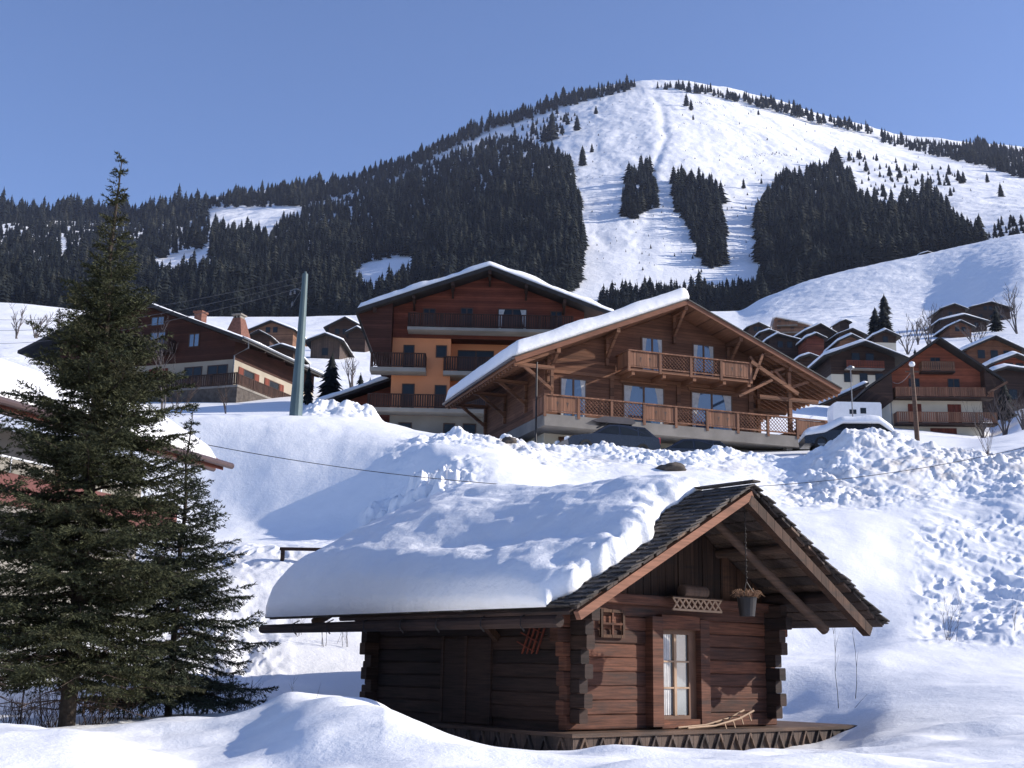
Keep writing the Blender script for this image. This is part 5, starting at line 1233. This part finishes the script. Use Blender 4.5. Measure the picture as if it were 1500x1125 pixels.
bare(238, 64, 110, 'bare garden tree before the balcony of the left chalet', 3, 0.35, 0.045, 3, 'twig_grey', 'tree', 'bare_tree')
for i, (px, D, hp, lab) in enumerate(((150, 19.2, 230, 'thin leafless sapling between the tall spruce and the younger one'), (182, 19.6, 190, 'thin dark sapling close left of the younger spruce'),
                                      (28, 18.6, 210, 'thin leafless sapling left of the tall spruce trunk'), (64, 18.9, 180, 'slender bare sapling beside the tall spruce trunk'), (120, 20.5, 200, 'slender bare sapling just behind the tall spruce trunk'))):
    bare(px, D, hp, lab, 1, 0.08, 0.018, 2, name='sapling', cat='sapling', kids=5)
for px, D, hp, lab in ((25, 18.6, 45, 'brown dry scrub at the left edge under the spruces'), (70, 18.8, 50, 'brown dry scrub at the foot of the tall spruce trunk, left'), (128, 19.0, 55, 'brown dry scrub right of the tall spruce trunk'),
                       (178, 19.4, 50, 'dry scrub in front of the saplings between the spruces'), (212, 20.2, 60, 'tangled dry scrub left of the younger spruce stem'), (290, 20.6, 45, 'low dry scrub under the younger spruce'), (342, 21.0, 50, 'reddish brown scrub at the right foot of the younger spruce')):
    bare(px, D, hp, lab, 26, 0.9, 0.008, 2, 'scrub', 'scrub', 'dry_scrub', 5)

# ------------------------------------------------------------------ pylon, lamp posts, cables
P_, h_ = px_tall(433, 398, 52.0)
py = thing('power_pylon', 'tall tapered grey green steel pylon leaning slightly beside the left chalet', 'pylon', P_)
PT = np.array(at(447.5, 398, 52.0))-P_
def lerp3(a, b, t): return tuple(np.asarray(a)*(1-t)+np.asarray(b)*t)
MB().tube([lerp3((0, 0, -0.8), PT, t) for t in (0, .3, .6, .985)], [0.31, 0.25, 0.185, 0.125], 12).tube([lerp3((0, 0, 0), PT, .985), lerp3((0, 0, 0), PT, 1.0)], [0.06, 0.05], 8).build('mast', M['steel'], py, smooth=False)
q = lerp3((0, 0, 0), PT, 0.86)
ar = MB().tube([q, (q[0]-0.35, q[1], q[2]+0.12), (q[0]-0.62, q[1], q[2]+0.02)], 0.025, 5).tube([(q[0]-0.15, q[1], q[2]+0.02), (q[0]-0.55, q[1], q[2]-0.75)], 0.012, 4)
ar.build('bracket', M['zinc'], py)
for k, (dx, dz) in enumerate(((-0.6, -0.02), (-0.42, 0.05), (-0.5, -0.5))):
    MB().lathe([(0.02, -0.16), (0.055, -0.14), (0.03, -0.10), (0.055, -0.07), (0.03, -0.03), (0.02, 0.02)], 8, (q[0]+dx, q[1], q[2]+dz)).build('insulator', M['zinc'], py)
def cable(label, a, b, sag, r=0.012, n=24):
    a = np.asarray(a, float); b = np.asarray(b, float)
    pts = [tuple(a*(1-i/n)+b*(i/n)-np.array([0, 0, sag*4*(i/n)*(1-i/n)])) for i in range(n+1)]
    return tag(MB().tube(pts, r, 5).build('overhead_cable', M['iron'], None), label, 'cable')
top = P_+PT*0.97
cable('uppermost thin wire running left from the pylon top', top, at(-120, 452, 120), 1.6, 0.014)
cable('middle thin wire running left from the pylon top', top-np.array([0, 0, .25]), at(-120, 470, 120), 1.6, 0.014)
cable('lowest thin wire running left from the pylon', top-np.array([0, 0, .5]), at(-120, 492, 120), 1.6, 0.014)
cable('thin black cable crossing the snow slope above the cabin roof', at(300, 651, 34.0), at(1560, 640, 44.0), 1.6, 0.011, 40)
P_, h_ = px_tall(1251, 537, 70.0)
lp = thing('street_lamp', 'slender grey street lamp left of the right hand chalet', 'street lamp', P_)
MB().tube([(0, 0, -1), (0, 0, h_-0.05)], [0.045, 0.03], 8).build('post', M['zinc'], lp)
MB().lathe([(0.02, 0.12), (0.22, 0.02), (0.24, -0.05), (0.12, -0.12), (0.02, -0.13)][::-1], 10, (0, 0, h_-0.05)).build('lamp_head', M['zinc'], lp)
P_, h_ = px_tall(1344, 534, 74.0)
lp = thing('power_pole', 'grey wooden power pole with a white lamp standing before the right hand chalet', 'pole', P_)
MB().tube([(0, 0, -1), (-0.04, 0, h_*.5), (-0.10, 0, h_)], [0.16, 0.14, 0.11], 9).build('post', M['pole'], lp)
MB().lathe([(0.02, 0.22), (0.16, 0.15), (0.20, 0.0), (0.12, -0.10), (0.02, -0.12)][::-1], 10, (-0.12, -0.15, h_-0.05)).build('lamp', M['white'], lp, smooth=True)
MB().beam((-0.5, 0, h_-0.45), (0.35, 0, h_-0.45), 0.07, 0.09).build('crossarm', M['pole'], lp)
cable('thin wire from the wooden power pole to the right hand chalet eave', P_+np.array([-0.1, 0, h_-0.4]), at(1306, 558, 118), 0.5, 0.018)

# ------------------------------------------------------------------ vehicles behind the snow bank
def car(label, P, rot, roofbox=True, snow=False, paint='car'):
    t = thing('parked_car', label, 'car', P, rot)
    b = MB(); W = 0.87
    low = [(-2.2, 0.28), (2.15, 0.28), (2.22, 0.55), (2.18, 0.92), (1.95, 0.98), (-1.0, 0.95), (-2.0, 0.78), (-2.25, 0.6)]
    b.prism(low, -W, W)
    secs = [(-1.05, 0.94, 0.80), (-0.25, 1.42, 0.66), (0.3, 1.47, 0.66), (1.55, 1.43, 0.66), (2.10, 0.96, 0.80)]
    vs = []
    for x, z, w in secs: vs += [(x, -w, z), (x, w, z)]
    vs += [(-1.05, -0.80, 0.93), (-1.05, 0.80, 0.93), (2.1, -0.80, 0.93), (2.1, 0.80, 0.93)]
    b.add(vs, [(0, 2, 3, 1), (2, 4, 5, 3), (4, 6, 7, 5), (6, 8, 9, 7), (0, 8, 6, 4, 2), (1, 3, 5, 7, 9)])
    b.build('body', M[paint], t)
    g = MB()
    for sg in (-1, 1):
        def sp(x, z): return (x, sg*(0.80-(z-0.94)/0.5*0.14+0.006), z)
        for xa, xb, xc, xd in ((-0.80, 0.25, 0.25, -0.15), (0.33, 1.15, 1.15, 0.33), (1.23, 1.85, 1.55, 1.23)): g.add([sp(xa, 1.0), sp(xb, 1.0), sp(xc, 1.38), sp(xd, 1.36)], [(0, 1, 2, 3) if sg < 0 else (3, 2, 1, 0)])
    g.add([(-0.93, -0.72, 1.03), (-0.93, 0.72, 1.03), (-0.33, 0.6, 1.39), (-0.33, -0.6, 1.39)], [(3, 2, 1, 0)]); g.add([(2.06, -0.70, 1.02), (2.06, 0.70, 1.02), (1.66, 0.6, 1.36), (1.66, -0.6, 1.36)], [(0, 1, 2, 3)])
    g.build('windows', M['glass_dark'], t)
    for x in (-1.4, 1.35):
        for sg in (-1, 1):
            wv = MB(); pr_ = [(0.20, -0.1), (0.31, -0.1), (0.32, 0), (0.31, 0.1), (0.20, 0.1)]
            o = len(wv.v); n = 16
            for r_, y_ in pr_:
                for k in range(n): wv.v.append((x+r_*math.cos(6.283*k/n), sg*0.80+y_, 0.32+r_*math.sin(6.283*k/n)))
            for i in range(4):
                for k in range(n): wv.f.append((i*n+k, i*n+(k+1) % n, (i+1)*n+(k+1) % n, (i+1)*n+k))
            w_ = wv.build('wheel', M['rubber'], t)
            MB().tube([(x, sg*0.80-0.06, 0.32), (x, sg*0.80+0.06, 0.32)], 0.2, 12).build('rim', M['zinc'], w_)
    for sg in (-1, 1):
        MB().box(2.16, 2.24, sg*0.70-0.12, sg*0.70+0.12, 0.68, 0.98).build('tail_light', M['tail'], t)
        MB().box(-2.27, -2.15, sg*0.62-0.16, sg*0.62+0.16, 0.60, 0.74).build('headlight', M['white'], t)
    if roofbox:
        x = MB().lathe([(0.01, -0.9), (0.7, -0.75), (0.95, 0.0), (0.9, 0.6), (0.7, 0.85), (0.01, 0.9)], 4)
        bx = MB(); 
        for (xx, zz, ww) in ((-0.95, 1.56, 0.25), (-0.7, 1.54, 0.36), (0.9, 1.54, 0.38), (1.1, 1.58, 0.30)): pass
        prof = [(-0.98, 1.60), (-0.75, 1.54), (1.0, 1.54), (1.15, 1.62), (1.05, 1.80), (0.6, 1.85), (-0.4, 1.82)]
        bx.prism(prof, -0.55, 0.30).build('roof_box', M['gutter'], t)
        MB().box(-0.3, -0.26, -0.62, 0.62, 1.47, 1.54).box(0.9, 0.94, -0.62, 0.62, 1.47, 1.54).build('roof_bars', M['iron'], t)
    if snow: 
        nx, ny = 40, 16; xs = np.linspace(-2.2, 2.25, nx); ys = np.linspace(-0.95, 0.95, ny); Xg, Yg = np.meshgrid(xs, ys, indexing='ij')
        bz = np.interp(Xg, [-2.25, -1.2, -0.3, 1.55, 2.1, 2.25], [0.78, 0.95, 1.44, 1.44, 1.0, 0.9])
        e = np.minimum((0.95-np.abs(Yg))/0.35, np.minimum(Xg+2.2, 2.25-Xg)/0.4); h = 0.26*np.sqrt(np.clip(1-(1-np.clip(e, 0, 1))**2, 0, 1))*(1+0.5*fbm(Xg*.8, Yg*.8, 2, 500))
        I = np.arange(nx*ny).reshape(nx, ny); q = np.stack([I[:-1, :-1], I[1:, :-1], I[1:, 1:], I[:-1, 1:]], -1).reshape(-1, 4)
        per = np.concatenate([I[:, 0], I[-1, 1:], I[-2::-1, -1], I[0, -2:0:-1]]); n = nx*ny
        sk = np.stack([per, per+n, np.roll(per, -1)+n, np.roll(per, -1)], -1)
        link('snow_cover', mesh_np('snow_cover', np.concatenate([np.stack([Xg, Yg, bz+h+0.02], -1).reshape(-1, 3), np.stack([Xg, Yg, bz-0.12], -1).reshape(-1, 3)]), np.concatenate([q, q[:, ::-1]+n, sk])), M['snow'], t, smooth=True)
    return t
p = at(890, 613, 54.4); p[2] -= 1.85
car('dark blue estate car with a roof box parked behind the snow bank under the balcony', p, yaw_rot(72))
p = at(1000, 646, 54.6); p[2] -= 1.47
car('dark car with only its roof showing above the snow bank, right of the estate', p, yaw_rot(80), False)
p = at(1238, 616, 61.0); p[2] -= 1.62
car('car buried under smooth snow right of the big balcony', p, yaw_rot(94), False, True)
p = at(1252, 619, 104.0)
vn = thing('camper_van', 'white boxy camper van left of the red and cream chalet', 'van', p, yaw_rot(90))
prof = [(-2.1, -0.5), (2.1, -0.5), (2.1, 1.45), (2.0, 1.62), (-1.75, 1.62), (-2.0, 1.5), (-2.1, 1.1)]
MB().prism(prof, -1.0, 1.0).build('body', M['white'], vn)
MB().box(-0.7, -0.1, -1.02, -1.003, 0.55, 0.95).build('window', M['glass_dark'], vn); MB().box(0.25, 0.75, -1.02, -1.003, 0.6, 1.1).build('window', M['glass_dark'], vn)
MB().box(1.0, 1.75, -1.015, -1.003, -0.4, 1.1).build('door', M['white'], vn)

# ------------------------------------------------------------------ bits on the slopes
p = on_ground(412, 34.2)
rl = thing('wooden_barrier', 'low dark wooden rail barrier in the snow behind the cabin roof', 'barrier', p)
for x in (0.03, 1.35): MB().box(x-0.05, x+0.05, -0.06, 0.06, -0.5, 0.30).build('post', M['wood_dark'], rl)
MB().box(-0.05, 2.1, -0.08, 0.10, 0.28, 0.36).build('rail', M['wood_dark'], rl)
def rock(px, D, w, label, sq=0.5):
    r = np.random.default_rng(int(px)); n, m = 18, 10; V = []
    for i in range(m):
        for k in range(n):
            a = 6.283*k/n; b = math.pi*(i+0.5)/m
            d = np.array([math.cos(a)*math.sin(b), math.sin(a)*math.sin(b), math.cos(b)*sq]); V.append(d)
    V = np.array(V); V = V*(1+0.7*fbm(V[:, 0]*1.7+px, V[:, 1]*1.7+V[:, 2]*2, 3, 400))[:, None]*w/2
    I = np.arange(n*m).reshape(m, n); q = np.stack([I[:-1], np.roll(I[:-1], -1, 1), np.roll(I[1:], -1, 1), I[1:]], -1).reshape(-1, 4)
    o = link('rock', mesh_np('rock', V, q), M['rock']); o.location = tuple(on_ground(px, D, w*0.02)); return tag(o, label, 'rock')
rock(984, 46.3, 1.25, 'brown rock poking out of the snow bank above the cabin roof ridge', 0.35)
rock(745, 47.4, 0.55, 'dark earth lump in the ploughed snow below the big chalet corner', 0.5)
rock(601, 42.6, 0.28, 'small round rock on the shaded smooth slope above the cabin', 0.6)

# ------------------------------------------------------------------ village on the right
V = village_chalet
V(1092, 1128, 481, 481, 1106, 473, 492, 310, 84, 'small dark chalet highest at the left end of the right village, by the white hill', walls=('wood_dark',), snow=0.25, wins=2, rails=0)
V(1110, 1142, 489.5, 489, 1125, 484, 499, 280, 86, 'small dark chalet with a snowy roof in front of the topmost left one', snow=0.4, wins=2, rails=0)
V(1120, 1179, 497, 504, 1137, 490, 518, 230, 86, 'wide dark chalet just above the big roof, with one long snowy slope', snow=0.4, wins=3, rails=0)
V(1175, 1225, 488, 488, 1199, 475, 508, 270, 80, 'dark chalet with the highest roof in the middle of the right village', snow=0.35, wins=3, rails=1)
V(1177, 1211, 498, 496, 1192, 489.5, 510, 225, 86, 'reddish small chalet in front of the tallest village roof', walls=('wood_red',), snow=0.4, wins=2, rails=0)
V(1223, 1271, 493, 491, 1247, 482, 508, 265, 84, 'dark brown chalet below the lone hut on the white hill', snow=0.2, wins=3, rails=0)
V(1224, 1269, 504, 500, 1248, 491.5, 515, 215, 88, 'tan fronted chalet with a snowy roof above the long cream balcony house', walls=('wood_tan',), snow=0.4, wins=3, rails=0)
V(1275, 1318, 496, 492, 1297, 484.5, 511, 230, 88, 'dark chalet with a cream lower floor below the conifer pair', snow=0.4, wins=3, rails=1, lower='stucco_cream')
V(1167, 1201, 525, 527, 1178, 520, 537, 170, 86, 'low dark chalet between the big roof and the long cream balcony house', snow=0.35, wins=2, rails=0)
V(1201, 1326, 531, 522, 1261, 503.5, 575, 150, 88, 'large dark house with cream strips and red balconies behind the buried car', walls=('wood_dark',), snow=0.45, wins=5, rails=2, lower='stucco_cream', rail='wood_red', over=1.4, depth=12)
V(1406, 1506, 516, 517, 1449, 494, 565, 165, 88, 'big dark chalet with many windows behind the red and cream chalet', walls=('wood_main',), snow=0.4, wins=5, rails=0, depth=12)
V(1447, 1524, 536, 536, 1479, 520.5, 560, 150, 86, 'reddish chalet with a snowy roof at the right edge', walls=('wood_red',), snow=0.45, wins=3, rails=0)
V(1446, 1560, 546, 552, 1470, 539, 600, 142, 84, 'low dark house with a white roof strip at the right edge', snow=0.4, wins=4, rails=1)
V(1376, 1418, 456, 451, 1403, 446, 470, 330, 88, 'brown chalet at the upper left of the high right hamlet', snow=0.35, wins=2, rails=0, roof='roof_dark')
V(1418, 1484, 450, 454, 1440, 442.5, 485, 345, 86, 'biggest dark chalet of the high right hamlet', snow=0.3, wins=3, rails=1)
V(1373, 1450, 473.5, 470, 1400, 461.5, 485, 310, 88, 'wide chalet with thick snow in the middle of the high right hamlet', snow=0.5, wins=3, rails=0)
V(1385, 1428, 482, 479, 1408, 470.5, 493, 290, 88, 'lowest chalet of the high right hamlet with a grey front', walls=('wood_main',), snow=0.4, wins=2, rails=0)
V(1346, 1371, 373.5, 373, 1358, 369, 380, 590, 86, 'tiny hut at the upper edge of the white hill below the wood', snow=0.5, wins=1, rails=0, depth=7)
V(1472, 1530, 361, 360, 1492, 354, 368, 590, 86, 'small snow roofed house at the right edge on top of the white hill', snow=0.8, wins=2, rails=0)
V(1228, 1246, 473, 472, 1236, 469, 478, 330, 80, 'tiny dark hut alone on the shaded foot of the white hill', snow=0.3, wins=1, rails=0, depth=5)
# beige stepped block
bp_ = at(1160, 491, 320); bt = thing('apartment_house', 'beige flat roofed block with curved balconies at the foot of the white hill', 'apartment house', bp_, yaw_rot(98))
MB().prism([(-4.6, -4), (4.8, -4), (4.8, 2.6), (-4.0, 5.0), (-4.6, 4.6)], 0, 9).build('wall', M['wood_tan'], bt)
MB().prism([(-5.2, 4.7), (-4.0, 5.05), (5.6, 2.5), (5.6, 2.8), (-4.0, 5.5), (-5.2, 5.0)], -1.2, 9.5).build('roof', M['snow'], bt)
for z0, a, b in ((2.6, -4.0, 1.5), (0.6, -4.2, 4.6), (-1.6, -4.2, 4.6)):
    bo = MB().box(a, b, -1.3, -0.01, z0-0.15, z0).build('balcony', M['concrete'], bt); r = MB(); bar_rail(r, (a, -1.25, z0), (b, -1.25, z0), 0.9, 2.0, 0.3, 0.22); r.build('railing', M['wood_tan'], bo)
    for k in range(3):
        x = a+0.8+(b-a-1.6)*k/2; MB().box(x-.5, x+.5, -0.05, -0.003, z0+0.1, z0+1.6).build('window', M['glass_dark'], bt)
# long shed roofs left of the right chalet
for (pa, pb, D, lab) in (((1196, 594), (1268, 562), 136, 'long dark shed with one snowy slope behind the camper van'), ((1236, 597), (1279, 580), 131, 'smaller snow covered lean-to roof beside the camper van')):
    A = at(*pa, D); B = at(*pb, D); L = B[0]-A[0]; H = B[2]-A[2]
    t = thing('shed', lab, 'shed', (A[0], A[1], A[2]), 0)
    MB().prism([(0.5, -4), (L, -4), (L, H-0.25), (0.5, 0.05)], 0, 7).build('wall', M['wood_dark'], t)
    MB().prism([(-0.2, -0.35), (L+0.2, H-0.15), (L+0.2, H+0.05), (-0.2, -0.15)], -0.6, 7.4).build('roof', M['roof_dark'], t)
    roof_snow(t, -0.15, -0.1, 2*L+0.2, -0.1, L+0.1, H+0.04, -0.5, 7.3, 0.4, 24, 14, int(D) % 40, 0.15, 0.5, (True, False))
# village on the left
V(360, 436, 484, 488, 394, 471, 496, 250, 98, 'tan fronted house with a snow edged roof left of the pylon', walls=('wood_tan',), snow=0.4, wins=2, rails=0, depth=12)
V(360, 401, 495.5, 495, 383, 485, 505, 215, 96, 'dark small house in front of the tan house left of the pylon', snow=0.15, wins=3, rails=0)
V(390, 436, 513, 514, 411, 506.5, 528, 165, 94, 'dark green gabled house just left of the pylon', snow=0.3, wins=3, rails=0)
V(448, 506, 499.5, 503, 473, 490, 532, 190, 92, 'grey brown house with stacked balconies just right of the pylon', walls=('wood_grey',), snow=0.4, wins=4, rails=2, depth=11)
V(475, 536, 482, 480.5, 500, 465.5, 498, 260, 92, 'dark barn like house with a white roof line left of the orange building', snow=0.35, wins=3, rails=0)
V(506, 540, 489.5, 488.5, 521, 480, 501, 225, 92, 'small dark house against the orange building eave', snow=0.35, wins=2, rails=0)
V(22, 64, 558, 562, 41, 546.5, 575, 62, 100, 'small brown hut showing above the near house roof at left', walls=('wood_left',), snow=0.0, wins=1, rails=0, depth=4, over=0.3)
# village trees
for px, D, hp, wd, lab in ((1296, 420, 33, 1.8, 'lone conifer standing on the open white hill'), (1283, 330, 44, 1.9, 'left one of the conifer pair at the foot of the white hill'), (1296, 325, 46, 1.9, 'right one of the conifer pair at the foot of the white hill'),
                           (483, 92, 84, 1.5, 'dark conifer right of the pylon before the balcony house'), (450, 88, 62, 0.9, 'narrow dark conifer close behind the pylon'), (527, 105, 46, 1.3, 'conifer between the pylon conifer and the orange building'), (541, 110, 34, 1.1, 'small conifer touching the orange building'),
                           (1342, 205, 36, 1.2, 'dark conifer above the red and cream chalet'), (1236, 108, 26, 1.6, 'low dark evergreen by the long shed'), (1474, 135, 60, 1.5, 'broad dark evergreen right of the red and cream chalet'), (1493, 150, 48, 1.3, 'dark evergreen at the right edge below the white roof strip'),
                           (1190, 190, 22, 2.0, 'rounded evergreen between the village roofs above the big gable'), (1460, 300, 40, 1.5, 'dark evergreen before the high right hamlet')):
    fir_tree(px, 0, hp, lab, wd, D=D)
for px, D, hp, st, lab in ((1345, 270, 40, 4, 'pale bare tree left of the high right hamlet'), (1362, 250, 44, 5, 'grey bare tree below the high right hamlet'), (1330, 240, 36, 4, 'bare tree right of the cream floored chalet'), (1430, 240, 40, 5, 'bare tree in front of the high right hamlet'),
                           (1490, 280, 46, 5, 'bare tree at the right edge below the white hill'), (344, 240, 26, 5, 'small bare tree beside the tan house'), (24, 250, 34, 5, 'bare tree at the left edge on the white field'), (52, 260, 30, 5, 'bare tree on the white field left of the tall spruce'), (88, 270, 28, 5, 'small bare tree on the upper white field by the wood'),
                           (515, 120, 44, 6, 'frosty bare tree between the pylon conifer and the orange building'), (1472, 95, 48, 8, 'grey bare thicket right of the red and cream chalet'), (1500, 92, 40, 8, 'bare thicket at the right edge behind the bank'), (1440, 100, 30, 8, 'low bare thicket by the red and cream chalet wall'), (8, 700, 34, 6, 'round bare tree against the dark wood at the left edge')):
    bare(px, D, hp, lab, st, 0.6, 0.0007*D, 3, 'twig_grey', 'tree', 'bare_tree', 5)
print('all ok')

# ------------------------------------------------------------------ the thin blue air between here and the mountain
hz, hnt, hbs = new_mat('haze')
hnt.nodes.remove(hbs)
pv = N(hnt, 'ShaderNodeVolumePrincipled'); pv.inputs['Color'].default_value = (0.62, 0.72, 1.0, 1); pv.inputs['Density'].default_value = 0.00004; pv.inputs['Anisotropy'].default_value = 0.2
hnt.links.new(pv.outputs['Volume'], hnt.nodes['Material Output'].inputs['Volume'])
ext = np.array([X.min(), X.max(), DD.max()])
ho = MB().box(-30000, 30000, -60, 9100, -520, 1400).build('haze', hz, None)
ho['kind'] = 'stuff'; ho['label'] = 'thin blue mountain air'
